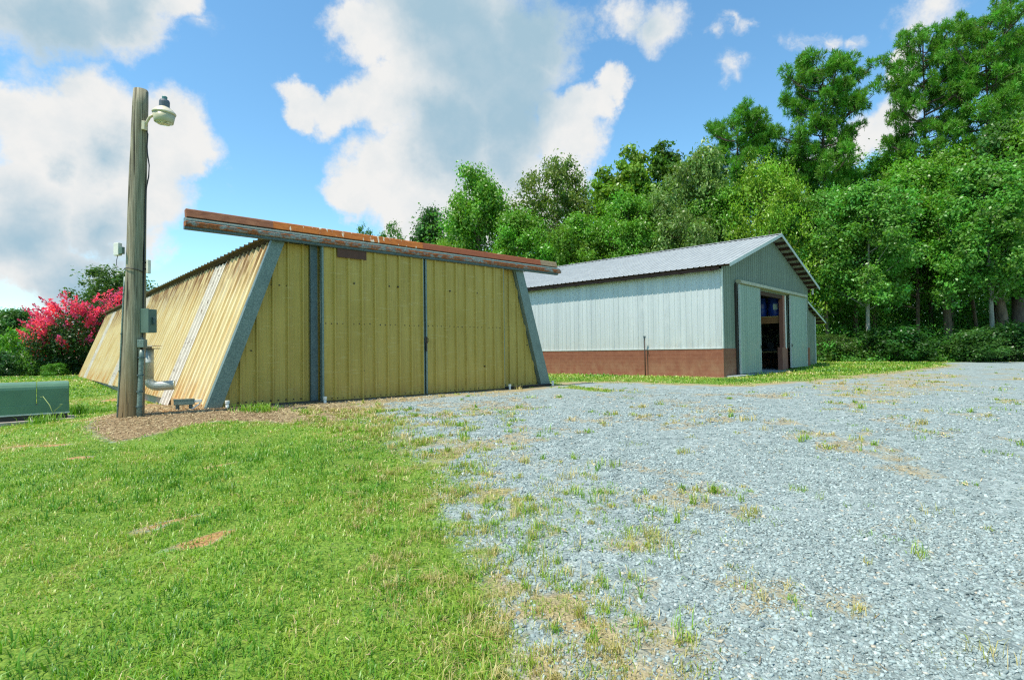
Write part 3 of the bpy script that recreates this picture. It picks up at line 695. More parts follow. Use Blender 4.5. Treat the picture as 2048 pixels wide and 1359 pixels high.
# galvanised bracket at the corner
p = at(374, 812, 10.05)
t = thing('metal_box', 'small grey galvanised box on stub legs beside the shed corner', 'junction box', (p[0], p[1], float(height(p[0], p[1]))), R(20))
bm = bmesh.new(); box(bm, -.20, .12, -.06, .05, .09, .19, 0, .006); box(bm, -.205, .125, -.064, -.02, .175, .196, 0); obj('box_body', bm, GALV, t)
bm = bmesh.new(); box(bm, .121, .24, -.04, .03, .125, .175, 0, .004); obj('end_cap', bm, PVC, t)
for xx in (-.15, .06):
    bm = bmesh.new(); tube(bm, [(xx, 0, -.06), (xx, 0, .095)], .032, 10); obj('leg', bm, GALVD, t)
bm = bmesh.new(); tube(bm, [(.04, -.03, -.02), (.12, -.03, .03), (.22, -.02, .11)], .016, 8); obj('conduit', bm, PVC, t)

# ------------------------------------------------------------------ utility pole and what hangs on it
PB = at(262, 833, 9.2); PT = at(283, 181, 9.25); pz = float(height(PB[0], PB[1]))
PH = PT[2]-pz; lean = Vector((PT[0]-PB[0], PT[1]-PB[1], 0))/PH
bm = bmesh.new(); rp = []; rr = []
for k in range(23):
    f = k/22; z = -.25+f*(PH+.25); q_ = max(0, z)
    rp.append((lean.x*q_+.012*math.sin(f*5+1), lean.y*q_+.010*math.sin(f*4), z)); rr.append(.188-.075*f**.8 if f < 1 else .108)
tube(bm, rp, rr, 20)
for v in bm.verts:
    a = math.atan2(v.co.y, v.co.x); v.co += Vector((math.cos(a), math.sin(a), 0))*(.004*math.sin(a*7+v.co.z*.4)+.003*math.sin(a*13-v.co.z))
for z_, sx in ((PH-.02, -1), (PH-.02, 1)): pass
pole = obj('utility_pole', bm, POLE, None, True); pole.location = (PB[0], PB[1], pz)
tag(pole, 'weathered grey wooden utility pole with green tinge standing in straw', 'utility pole')
def on_pole(z, az, off=0.0):     # point on the pole's skin at height z, azimuth az (0 = right in the photo, -90 = toward the camera)
    f = (z+.25)/(PH+.25); r = .188-.075*f**.8+off
    return Vector((PB[0]+lean.x*z+r*math.cos(R(az)), PB[1]+lean.y*z+r*math.sin(R(az)), pz+z))
zpix = lambda y: float(at(270, y, 9.2)[2]-pz)
# area lamp
a0 = on_pole(zpix(247), -35); LC = Vector(at(328, 232, 9.05))
t = thing('area_lamp', 'cream barn lamp on a curved arm near the pole top', 'lamp', tuple(LC))
w = t.location
s0 = a0-w
bm = bmesh.new(); tube(bm, [s0+Vector((-.01, 0, -.13)), s0+Vector((.03, -.01, -.05)), s0+Vector((.09, -.01, .06)), s0*.38+Vector((0, 0, .075)), Vector((-.17, .03, .045))], .024, 10); obj('arm', bm, LAMPP, t, True)
bm = bmesh.new(); box(bm, s0.x-.035, s0.x+.025, s0.y-.045, s0.y+.045, s0.z-.17, s0.z-.02, 0, .006); obj('mount', bm, LAMPP, t)
bm = bmesh.new(); lathe(bm, [(.186, .030), (.192, .05), (.186, .062), (.14, .11), (.095, .14), (.085, .15)], 28); obj('hood', bm, LAMPP, t, True)
bm = bmesh.new(); lathe(bm, [(.135, -.115), (.145, -.122), (.152, -.115), (.180, .032)], 28); sh = obj('shade', bm, simple('greenish_cream_refractor', (.47, .43, .28), .4, 0, .1, 6), t, True)
tl = NT('ribbed_clear_lens'); tl.bsdf(tl.ramp(tl.noise(45, 2, .5, tl.coord()), [(.38, (.22, .25, .23)), (.62, (.80, .82, .78))]), .15)
bm = bmesh.new(); lathe(bm, [(.03, -.155), (.10, -.145), (.138, -.119)], 24); obj('lens', bm, tl.m, t)
bm = bmesh.new(); lathe(bm, [(.085, .15), (.085, .24), (.074, .27), (.04, .285)], 18); pc = obj('ballast_housing', bm, LAMPC, t)
bm = bmesh.new(); lathe(bm, [(.042, .284), (.044, .325), (.036, .335)], 14); obj('photocell', bm, TEAL, t)
t.rotation_euler = (R(3), R(4), 0); t.scale = (.92, .92, .95)
# black supply cable below the lamp
bm = bmesh.new(); pts = [on_pole(zpix(yy), az, o_) for yy, az, o_ in ((255, -25, .01), (268, -12, .035), (292, -8, .015), (305, -6, .02), (330, -5, .055), (352, -5, .05), (375, -8, .02), (400, -8, .008), (450, -8, .010), (520, -8, .010), (600, -8, .010), (680, -10, .012), (700, -12, .014))]
tube(bm, pts, .010, 6); tag(obj('power_cable', bm, BLACK, None, True), 'black cable running down the right side of pole below lamp', 'cable')
def conduit(name, az0, az1, y0, y1, r, mat, label, n=10, extra=()):
    t = thing(name, label, 'conduit', tuple(on_pole(zpix(y1), az1, r)))
    L = t.location; bm = bmesh.new()
    pts = [on_pole(zpix(y0+(y1-y0)*k/n), az0+(az1-az0)*k/n, r*1.05)-L for k in range(n+1)]
    pts[-1].z -= .15
    tube(bm, pts, r, 10); obj('pipe', bm, mat, t, True)
    for f in (.12, .4, .66, .9):
        p = on_pole(zpix(y0+(y1-y0)*f), az0+(az1-az0)*f, r*1.05)-L; bm = bmesh.new(); lathe(bm, [(r*1.35, p.z-.012), (r*1.35, p.z+.012)], 10, (p.x, p.y, 0)); obj('strap', bm, GALVD, t)
    return t
conduit('conduit', -172, -166, 553, 838, .016, GALV, 'thin grey conduit up the left side of the wooden pole')
conduit('conduit', -20, -26, 700, 824, .040, GALV, 'thick grey conduit on lower right side of pole under coupling')
tt = thing('pipe_coupling', 'square galvanised coupling box on the right of the pole below the disconnect', 'coupling', tuple(on_pole(zpix(687), -20, .045)))
bm = bmesh.new(); box(bm, -.055, .055, -.05, .05, -.065, .065, 0, .006); obj('coupling_box', bm, GALV, tt); bm = bmesh.new(); lathe(bm, [(.025, .064), (.025, .10)], 10); obj('hub', bm, GALVD, tt)
p = on_pole(zpix(642), 5, .10)
t = thing('disconnect_box', 'grey green electrical box mounted on the right side of pole', 'electrical box', tuple(p), R(-14))
bm = bmesh.new(); box(bm, -.105, .075, -.10, .06, -.195, .195, 0, .008); obj('box_body', bm, BOXG, t)
bm = bmesh.new(); box(bm, -.112, .082, -.112, -.101, -.20, .205, 0, .004); obj('cover', bm, BOXG, t)
bm = bmesh.new(); box(bm, .076, .12, -.04, .0, -.06, .06, 0, .008); obj('switch_handle', bm, GALVD, t)
bm = bmesh.new(); box(bm, -.17, -.11, -.02, .03, -.17, .17); obj('bracket', bm, GALVD, t)
# small radio boxes
p = on_pole(zpix(500), -155, .07)
t = thing('radio_box', 'white plastic radio box on the left side of the pole', 'radio box', tuple(p+Vector((-.04, -.02, 0))), R(-18))
bm = bmesh.new(); box(bm, -.055, .055, -.035, .035, -.105, .105, 0, .008); obj('housing', bm, WHITEB, t)
bm = bmesh.new(); box(bm, .056, .135, -.03, .02, -.085, .03, 0, .005); obj('mount', bm, BOXG, t)
bm = bmesh.new(); tube(bm, [(.0, 0, -.105), (-.012, -.01, -.18), (.0, -.02, -.27), (.05, -.03, -.31)], .005, 6); obj('wire', bm, BLACK, t)
p = on_pole(zpix(532), 0, .065)
t = thing('panel_antenna', 'slim white antenna strip on the right side of the pole', 'antenna', tuple(p), R(-10))
bm = bmesh.new(); box(bm, -.018, .022, -.03, .03, -.125, .105, 0, .006); obj('panel', bm, simple('cream_plastic', (.66, .63, .52), .45), t)
for zz in (-.06, .05): bm = bmesh.new(); box(bm, -.08, -.019, -.012, .012, zz, zz+.025); obj('mount', bm, BLACK, t)
bm = bmesh.new(); pts = [on_pole(zpix(538-9*math.sin((a+165)/165*2)+ (a+165)*.10), a, .008) for a in range(-165, 5, 12)]
tube(bm, pts, .007, 6); tag(obj('tie_cable', bm, BLACK, None, True), 'thin black cable strung across the pole between radio box and antenna', 'cable')

# ------------------------------------------------------------------ pad transformer
p = at(138, 834, 10.6); gz = float(height(p[0], p[1]))
t = thing('pad_transformer', 'low green metal transformer cabinet on a pad at the left edge', 'transformer', (p[0], p[1], gz), R(41))
Lx = 2.3; dp = .50; Hh = at(138, 762, 10.6)[2]-gz
arc = [(-dp*0+0.0, .16)]
prof = [(.0, .14), (.0, Hh-.13)]+[(.13-.13*math.cos(a), Hh-.13+.13*math.sin(a)) for a in (R(20), R(45), R(70), R(90))]+[(dp-.04, Hh), (dp, Hh-.04), (dp, .14)]
sm = .47
for (a, b, nm) in ((-Lx, -sm-.005, 'cabinet_body'), (-sm+.005, 0, 'cabinet_hood')):
    bm = bmesh.new(); profile_x(bm, prof, a, b); bmesh.ops.bevel(bm, geom=[e for e in bm.edges if abs(e.verts[0].co.x-e.verts[1].co.x) < 1e-4], offset=.008, segments=2, affect='EDGES')
    if nm == 'cabinet_hood':
        for zz in (.28, Hh-.2): box(bm, -.06, -.03, -.008, .001, zz, zz+.03)
    obj(nm, bm, PADG, t)
bm = bmesh.new(); box(bm, -Lx-.005, .004, -.006, dp+.006, .145, .30, 0, .004); obj('skirt', bm, PADG, t)
bm = bmesh.new(); box(bm, -Lx+.02, -.02, .02, dp-.02, .02, .142); obj('base_frame', bm, BLACK, t)
bm = bmesh.new(); box(bm, -Lx-.01, .012, -.012, -.007, .12, .146); obj('base_strip', bm, STEELT, t)
bm = bmesh.new(); box(bm, -Lx-.1, .10, -.10, dp+.1, -.3, .025, 0, .01); obj('concrete_pad', bm, CONC, t)

# ------------------------------------------------------------------ big barn
bn = thing('metal_barn', 'pale metal barn with red brown block base and open sliding doors', 'barn', tuple(BN_O), BN_A)
W, HE, RZ, BL, BK = 10.9, 3.93, 5.83, 20.0, 1.03
slope = (RZ-4.05)/(W/2)
rz = lambda u: 4.05+slope*(W/2-abs(u-W/2))           # underside of roof sheet at gable
bm = bmesh.new(); ribbed(bm, (0, 0, 0), (0, -1, 0), (0, 0, 1), (-1, 0, 0), -BL, -.03, BK, HE+.02, BARNP); 
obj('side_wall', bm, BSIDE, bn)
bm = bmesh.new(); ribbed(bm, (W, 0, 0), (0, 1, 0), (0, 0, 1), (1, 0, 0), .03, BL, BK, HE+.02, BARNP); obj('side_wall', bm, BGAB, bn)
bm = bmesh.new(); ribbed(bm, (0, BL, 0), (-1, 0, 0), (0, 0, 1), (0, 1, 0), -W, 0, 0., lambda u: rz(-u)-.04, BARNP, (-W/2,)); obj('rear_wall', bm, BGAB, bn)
# gable with its doorway
ox0, ox1, oz = 3.0, 7.42, 3.42
bm = bmesh.new()
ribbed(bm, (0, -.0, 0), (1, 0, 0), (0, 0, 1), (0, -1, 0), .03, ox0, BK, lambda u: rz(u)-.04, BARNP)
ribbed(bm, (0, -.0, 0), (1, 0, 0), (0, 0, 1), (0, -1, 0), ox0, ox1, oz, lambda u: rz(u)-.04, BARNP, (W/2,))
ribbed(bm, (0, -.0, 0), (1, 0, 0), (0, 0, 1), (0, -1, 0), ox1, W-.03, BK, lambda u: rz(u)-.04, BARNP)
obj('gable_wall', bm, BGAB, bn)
def uvbox(bm, x0, x1, y0, y1, z0, z1):
    n0 = len(bm.faces); box(bm, x0, x1, y0, y1, z0, z1); bm.faces.ensure_lookup_table(); uv = bm.loops.layers.uv.verify()
    for f in bm.faces[n0:]:
        n = f.normal if f.normal.length else Vector((0, 0, 1)); f.normal_update(); n = f.normal
        for l in f.loops:
            c = l.vert.co; l[uv].uv = (c.y, c.z) if abs(n.x) > .5 else ((c.x, c.z) if abs(n.y) > .5 else (c.x, c.y))
bm = bmesh.new(); uvbox(bm, -.03, .17, -.03, BL, -.35, BK); uvbox(bm, .17, 1.9, -.03, .17, -.35, BK); uvbox(bm, W-.17, W+.03, -.028, BL, -.35, BK); uvbox(bm, 9.0, W-.17, -.028, .17, -.35, BK); obj('block_base', bm, BLOCK, bn)
bm = bmesh.new(); box(bm, -.035, .06, -.035, .02, BK+.005, HE); box(bm, -.045, .0, .02, BL, BK-.005, BK+.03); obj('corner_trim', bm, STEELT, bn)
# roof
OV, OF = .36, .46
def roof_side(sign):
    bm = bmesh.new(); U = Vector((0, 1, 0)); rl = math.hypot(W/2+OV, slope*(W/2+OV)); c = Vector((W/2, 0, RZ+.10))
    Vv = Vector((sign, 0, -slope)).normalized(); Nn = Vector((sign*slope, 0, 1)).normalized()
    ribbed(bm, c, U, Vv, Nn, -OF, BL+.4, .0, rl, ROOFP)
    o = obj('roof', bm, BROOF, bn); return o
rl_ = roof_side(-1); rr_ = roof_side(1)
bm = bmesh.new()
for s in (-1, 1):
    a = Vector((W/2, 0, RZ+.145)); Vv = Vector((s, 0, -slope)).normalized()
    p0 = a; p1 = a+Vv*.17
    vs = [bm.verts.new(q_) for q_ in (p0+Vector((0, -OF-.02, 0)), p1+Vector((0, -OF-.02, 0)), p1+Vector((0, BL+.42, 0)), p0+Vector((0, BL+.42, 0)))]; bm.faces.new(vs if s > 0 else vs[::-1])
obj('ridge_cap', bm, BROOF, rl_)
for s in (-1, 1):
    bm = bmesh.new(); Vv = Vector((s, 0, -slope)).normalized(); Nn = Vector((s*slope, 0, 1)).normalized(); c = Vector((W/2, -OF-.012, RZ+.135)); rl = math.hypot(W/2+OV, slope*(W/2+OV))+.03
    e = [c, c+Vv*rl, c+Vv*rl-Nn*.13, c-Nn*.13]; a = [bm.verts.new(v) for v in e]; b = [bm.verts.new(v+Vector((0, .02, 0))) for v in e]
    bm.faces.new(a); bm.faces.new(b[::-1])
    for i in range(4): bm.faces.new([a[(i+1) % 4], a[i], b[i], b[(i+1) % 4]])
    bmesh.ops.recalc_face_normals(bm, faces=bm.faces); obj('rake_trim', bm, STEELT, bn)
# purlins showing under the overhangs, and dark rafter tails at the eave
for s in (-1, 1):
    Vv = Vector((s, 0, -slope)).normalized(); Nn = Vector((s*slope, 0, 1)).normalized(); c = Vector((W/2, 0, RZ+.085)); rl = math.hypot(W/2+OV, slope*(W/2+OV)); k = .12
    while k < rl-.05:
        bm = bmesh.new(); o = c+Vv*k; e = [o, o+Vv*.09, o+Vv*.09-Nn*.10, o-Nn*.10]; a = [bm.verts.new(v+Vector((0, -OF+.03, 0))) for v in e]; b = [bm.verts.new(v+Vector((0, BL-.05, 0))) for v in e]
        bm.faces.new(a); bm.faces.new(b[::-1])
        for i in range(4): bm.faces.new([a[(i+1) % 4], a[i], b[i], b[(i+1) % 4]])
        bmesh.ops.recalc_face_normals(bm, faces=bm.faces); obj('purlin', bm, TIMB, bn); k += .56
y = .25
while y < BL:
    for s in (-1, 1):
        bm = bmesh.new(); Vv = Vector((s, 0, -slope)).normalized(); xe = W/2+s*(W/2+OV-.07); xi = W/2+s*(W/2-.02); ze = RZ+.0-slope*(W/2+OV-.07); zi = RZ-slope*(W/2-.02)
        prism(bm, [(xi, zi-.16), (xe, ze-.10), (xe, ze), (xi, zi)], y, y+.045); obj('rafter_tail', bm, TIMB, bn)
    y += 1.22
bm = bmesh.new(); ze = RZ-slope*(W/2+OV-.05); box(bm, -OV+.07, -OV+.11, -.02, BL, ze-.075, ze+.045); box(bm, W+OV-.07, W+OV-.03, -.02, BL, ze-.085, ze+.045); obj('eave_board', bm, TIMB, bn)
# doors, rail, posts
def bdoor(x0, x1, label, zb0, zb1):
    bm = bmesh.new(); ribbed(bm, (0, -.15, 0), (1, 0, 0), (0, 0, 1), (0, -1, 0), x0, x1, lambda u: zb0+(zb1-zb0)*(u-x0)/(x1-x0), 3.47, BARNP); ribbed(bm, (0, -.11, 0), (1, 0, 0), (0, 0, 1), (0, -1, 0), x0+.01, x1-.01, max(zb0, zb1)+.02, 3.46, BARNP)
    d = obj('sliding_door', bm, BDOOR, bn); d['label'] = label
    for a, b in ((x0-.03, x0+.0), (x1, x1+.03)):
        bm = bmesh.new(); box(bm, a, b, -.175, -.105, max(zb0, zb1), 3.47); obj('edge_trim', bm, STEELT, d)
    return d
d1 = bdoor(1.30, 3.45, 'sliding door on the left of the open bay', .06, .06); d2 = bdoor(7.46, 9.92, 'sliding door on the right of the open bay', .11, .12)
bm = bmesh.new(); box(bm, 3.40, 3.46, -.20, -.177, 1.02, 1.14, 0, .004); obj('handle', bm, SCREW, d1)
bm = bmesh.new(); box(bm, 7.45, 7.51, -.20, -.177, 1.08, 1.20, 0, .004); obj('handle', bm, SCREW, d2)
bm = bmesh.new(); profile_x(bm, [(-.24, 3.50), (-.03, 3.47), (-.03, 3.64), (-.10, 3.65), (-.22, 3.62)], 1.27, 9.9); obj('door_rail', bm, CREAM, bn)
bm = bmesh.new(); box(bm, 1.16, 1.24, -.09, .0, .0, 3.5); obj('door_stop_post', bm, SCREW, bn)
bm = bmesh.new(); box(bm, 6.62, 7.40, -.02, .18, .0, 1.06, 0); obj('jamb_base', bm, POSTB, bn)
bm = bmesh.new(); box(bm, 6.88, 7.12, .0, .17, 1.06, oz); obj('jamb_post', bm, POSTB, bn)
bm = bmesh.new(); box(bm, 7.13, 7.24, -.03, .12, 1.0, oz); obj('jamb_strip', bm, PVC, bn)
bm = bmesh.new(); box(bm, ox0-.1, 7.4, .02, .14, oz-.16, oz+.05); obj('header', bm, TIMB, bn)
bm = bmesh.new(); box(bm, .2, W-.2, -.45, BL-.1, -.35, .035); obj('floor_slab', bm, FLOOR, bn)
bm = bmesh.new(); box(bm, 6.98, 7.12, .175, 12, 2.17, 2.46); obj('loft_beam', bm, BEAM, bn)
bm = bmesh.new(); box(bm, 6.93, W-.2, .2, 12, 2.462, 2.50); obj('loft_deck', bm, BENCH, bn)
for xx, yy in ((7.05, 4.0), (7.05, 8.0), (2.2, 9), (5.2, 9), (8.2, 9), (5.2, 14)):
    bm = bmesh.new(); box(bm, xx-.07, xx+.07, yy+.075, yy+.215, .03, 4.1 if yy > 4 else 2.3); obj('interior_post', bm, TIMB, bn)
bm = bmesh.new()
for z in (1.15, 2.0, 2.9): box(bm, W-.12, W-.03, .3, BL-.3, z, z+.12)
for k in range(9): box(bm, W-.16, W-.121, 1.0+k*2.1, 1.12+k*2.1, .03, 3.9)
obj('wall_girt', bm, TIMB, bn)
# lean-to on the far side
lt = 3.35; ls = .289
bm = bmesh.new(); Vv = Vector((1, 0, -ls)).normalized(); Nn = Vector((ls, 0, 1)).normalized(); ribbed(bm, (W+.01, 0, 3.42), (0, 1, 0), Vv, Nn, .02, BL, 0, 3.50, ROOFP); lr = obj('lean_to_roof', bm, BROOF, bn)
bm = bmesh.new(); prism(bm, [(W+.03, 3.40), (W+3.38, 3.40-ls*3.36), (W+3.38, 3.30-ls*3.36), (W+.03, 3.30)], .0, .025); obj('rake_trim', bm, STEELT, lr)
for k in range(6):
    x_ = W+.45+k*.56; zz = 3.39-ls*(x_-W); bm = bmesh.new(); prism(bm, [(x_, zz), (x_+.09, zz-ls*.09), (x_+.09, zz-.11), (x_, zz-.11)], .03, BL-.1); obj('purlin', bm, TIMB, lr)
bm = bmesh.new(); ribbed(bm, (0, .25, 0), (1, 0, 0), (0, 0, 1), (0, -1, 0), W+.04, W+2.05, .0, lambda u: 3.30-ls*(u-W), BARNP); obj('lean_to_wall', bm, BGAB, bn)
bm = bmesh.new(); box(bm, W+2.02, W+2.09, .20, .32, -.1, 2.70); obj('lean_to_post', bm, STEELT, bn)
bm = bmesh.new(); box(bm, W+.10, W+.17, -.22, -.15, 3.72, 4.02, 0, .005); obj('eave_light_box', bm, PVC, bn)
def bn_pt(x, y, z=0):
    return (BN_O[0]+x*math.cos(BN_A)-y*math.sin(BN_A), BN_O[1]+x*math.sin(BN_A)+y*math.cos(BN_A), z)
# contents of the barn: drums on the loft
def bn_at(px, py, q):              # point on the plane y = q (barn coordinates) seen at a pixel
    d = ray(px, py); bs = np.array([-math.sin(BN_A), math.cos(BN_A), 0]); tt = (np.dot(BN_O-CAM, bs)+q)/np.dot(d, bs); P = CAM+d*tt
    lx, ly = local(P[0], P[1], BN_O, BN_A); return float(lx), float(P[2])
print('BARN', [tuple(round(v, 2) for v in bn_at(px, py, 1.2)) for px, py in ((1514, 630), (1563, 630), (1520, 594), (1537, 620), (1540, 700), (1565, 643))])
def drum_bm():
    bm = bmesh.new(); lathe(bm, [(.265, 0), (.28, .02), (.285, .27), (.293, .285), (.285, .30), (.287, .57), (.295, .585), (.287, .60), (.283, .84), (.27, .875), (.25, .88), (.245, .865)], 22); return bm
for k, (x_, y_, lab) in enumerate(((7.35, 1.75, 'blue plastic drum at the left side of the doorway view on the loft'), (7.33, 1.12, 'blue plastic drum left of the pale labelled one on the loft'), (7.31, .50, 'blue plastic drum with square pale label nearest the door post on the loft'))):
    t = thing('plastic_drum', lab, 'drum', bn_pt(x_, y_, 2.502), BN_A-R(65), 'blue drums on the barn loft')
    obj('drum_body', drum_bm(), BLUE, t, True)
    bm = bmesh.new(); lathe(bm, [(.03, .866), (.03, .89)], 10, (.12, 0, 0)); obj('bung', bm, BLACK, t)
    if k == 2:
        bm = bmesh.new()
        for s_ in range(4):
            a0_, a1_ = R(-108+s_*9), R(-108+(s_+1)*9); bm.faces.new([bm.verts.new((.296*math.cos(a), .296*math.sin(a), z)) for a, z in ((a0_, .30), (a1_, .30), (a1_, .56), (a0_, .56))])
        obj('paper_label', bm, simple('pale_paper', (.38, .46, .42), .8), t)
t = thing('work_bench', 'dark wooden work bench with tan top inside the barn doorway', 'bench', bn_pt(8.9, 1.75, .036), BN_A+R(90))
bm = bmesh.new(); box(bm, -1.7, 1.5, -.35, .35, .78, .84); obj('top', bm, BENCH, t)
for a in (-1.6, 1.4):
    for b in (-.28, .28): bm = bmesh.new(); box(bm, a-.05, a+.05, b-.05, b+.05, 0, .78); obj('leg', bm, TIMB, t)
bm = bmesh.new(); box(bm, -1.6, 1.4, -.3, .3, .22, .26); obj('shelf', bm, TIMB, t)
t = thing('power_saw', 'dark machine with round guard on the bench inside the barn', 'saw', bn_pt(8.9, 1.2, .876), BN_A+R(90))
bm = bmesh.new(); box(bm, -.3, .35, -.15, .15, 0, .14, 0, .02); obj('base', bm, DARKI, t)
bm = bmesh.new(); tube(bm, [(0, -.07, .28), (0, .07, .28)], .17, 18); obj('guard', bm, DARKI, t)
bm = bmesh.new(); tube(bm, [(.05, 0, .3), (.35, 0, .5), (.55, 0, .52)], [.05, .04, .03], 10); obj('arm', bm, DARKI, t)
t = thing('riding_mower', 'dark riding mower parked in the shade inside the barn', 'mower', bn_pt(6.0, 1.9, .036), BN_A+R(60))
bm = bmesh.new(); box(bm, -.35, .35, .2, .95, .35, .75, 0, .06); obj('hood', bm, DARKI, t)
bm = bmesh.new(); box(bm, -.28, .28, -.55, -.1, .55, .68, 0, .05); box(bm, -.26, .26, -.66, -.55, .6, 1.02, 0, .05); obj('seat', bm, BLACK, t)
bm = bmesh.new(); box(bm, -.5, .5, -.35, .45, .14, .28, 0, .03); box(bm, -.25, .25, -.7, .9, .28, .4, 0, .03); obj('deck', bm, DARKI, t)
for a, b, r in ((-.42, -.45, .24), (.42, -.45, .24), (-.38, .7, .18), (.38, .7, .18)):
    bm = bmesh.new(); tube(bm, [(a-.09, b, r), (a+.09, b, r)], r, 18); obj('wheel', bm, BLACK, t)
t = thing('steel_rack', 'tall dark steel rack standing deep inside the barn', 'rack', bn_pt(10.1, 1.5, .036), BN_A+R(90))
for a in (-1, 0, 1):
    for b in (-.3, .3): bm = bmesh.new(); box(bm, a-.03, a+.03, b-.03, b+.03, 0, 2.2); obj('upright', bm, DARKI, t)
for z in (.5, 1.15, 1.8): bm = bmesh.new(); box(bm, -1.03, 1.03, -.33, .33, z, z+.04); obj('shelf', bm, DARKI, t)
# hydrant pipe standing by the barn's side wall
p = bn_pt(-.20, 3.05); gz = float(height(p[0], p[1])); top = at(1335, 672, p[1])[2]-gz
t = thing('standpipe', 'thin dark standpipe leaning by the silver barn wall', 'standpipe', (p[0], p[1], gz))
bm = bmesh.new(); tube(bm, [(0, 0, -.1), (0, 0, top*.5), (-.01, 0, top-.05)], [.022, .022, .028], 10); obj('pipe', bm, SCREW, t, True)
bm = bmesh.new(); box(bm, -.05, .035, -.035, .035, top-.06, top+.02, 0, .008); tube(bm, [(-.03, -.03, top-.03), (-.05, -.10, top-.06), (-.05, -.12, top-.12)], .016, 8); obj('spout', bm, GALVD, t)
bm = bmesh.new(); tube(bm, [(.0, 0, top+.02), (-.10, -.02, top+.05)], .008, 6); obj('lever', bm, STEELT, t)

# ------------------------------------------------------------------ trees
def unit(v): return v/np.maximum(1e-9, np.linalg.norm(v, axis=-1, keepdims=True))
def leaf_quads(c, nrm, L, W, rng):
    n = len(c); a = unit(np.cross(nrm, rng.normal(0, 1, (n, 3)))); b = np.cross(nrm, a)
    V = np.stack([c-a*L[:, None]*.5, c+b*W[:, None]*.5+nrm*(L*.06)[:, None], c+a*L[:, None]*.5-nrm*(L*.10)[:, None], c-b*W[:, None]*.5+nrm*(L*.06)[:, None]], 1).reshape(-1, 3)
    i = np.arange(n)*4; return V, np.stack([i, i+1, i+2, i+3], -1)
def np_tubes(paths, n=6):
    """paths: list of (pts (k,3), radii (k,)) -> V, Q"""
    V = []; Q = []; o = 0
    th = np.arange(n)*2*np.pi/n
    for P, r in paths:
        P = np.asarray(P, float); r = np.asarray(r, float); k = len(P)
        T = unit(np.gradient(P, axis=0)); ref = np.array([.31, .95, .05]) if abs(T[0, 2]) > .5 else np.array([0, .1, 1.])
        A = unit(np.cross(T, ref)); B = np.cross(T, A)
        V.append((P[:, None]+(A[:, None]*np.cos(th)[None, :, None]+B[:, None]*np.sin(th)[None, :, None])*r[:, None, None]).reshape(-1, 3))
        a = (np.arange(k-1)[:, None]*n+np.arange(n)[None]); b = (np.arange(k-1)[:, None]*n+(np.arange(n)+1)[None] % n)
        Q.append((np.stack([a, b, b+n, a+n], -1).reshape(-1, 4))+o); o += k*n
    return np.concatenate(V), np.concatenate(Q)
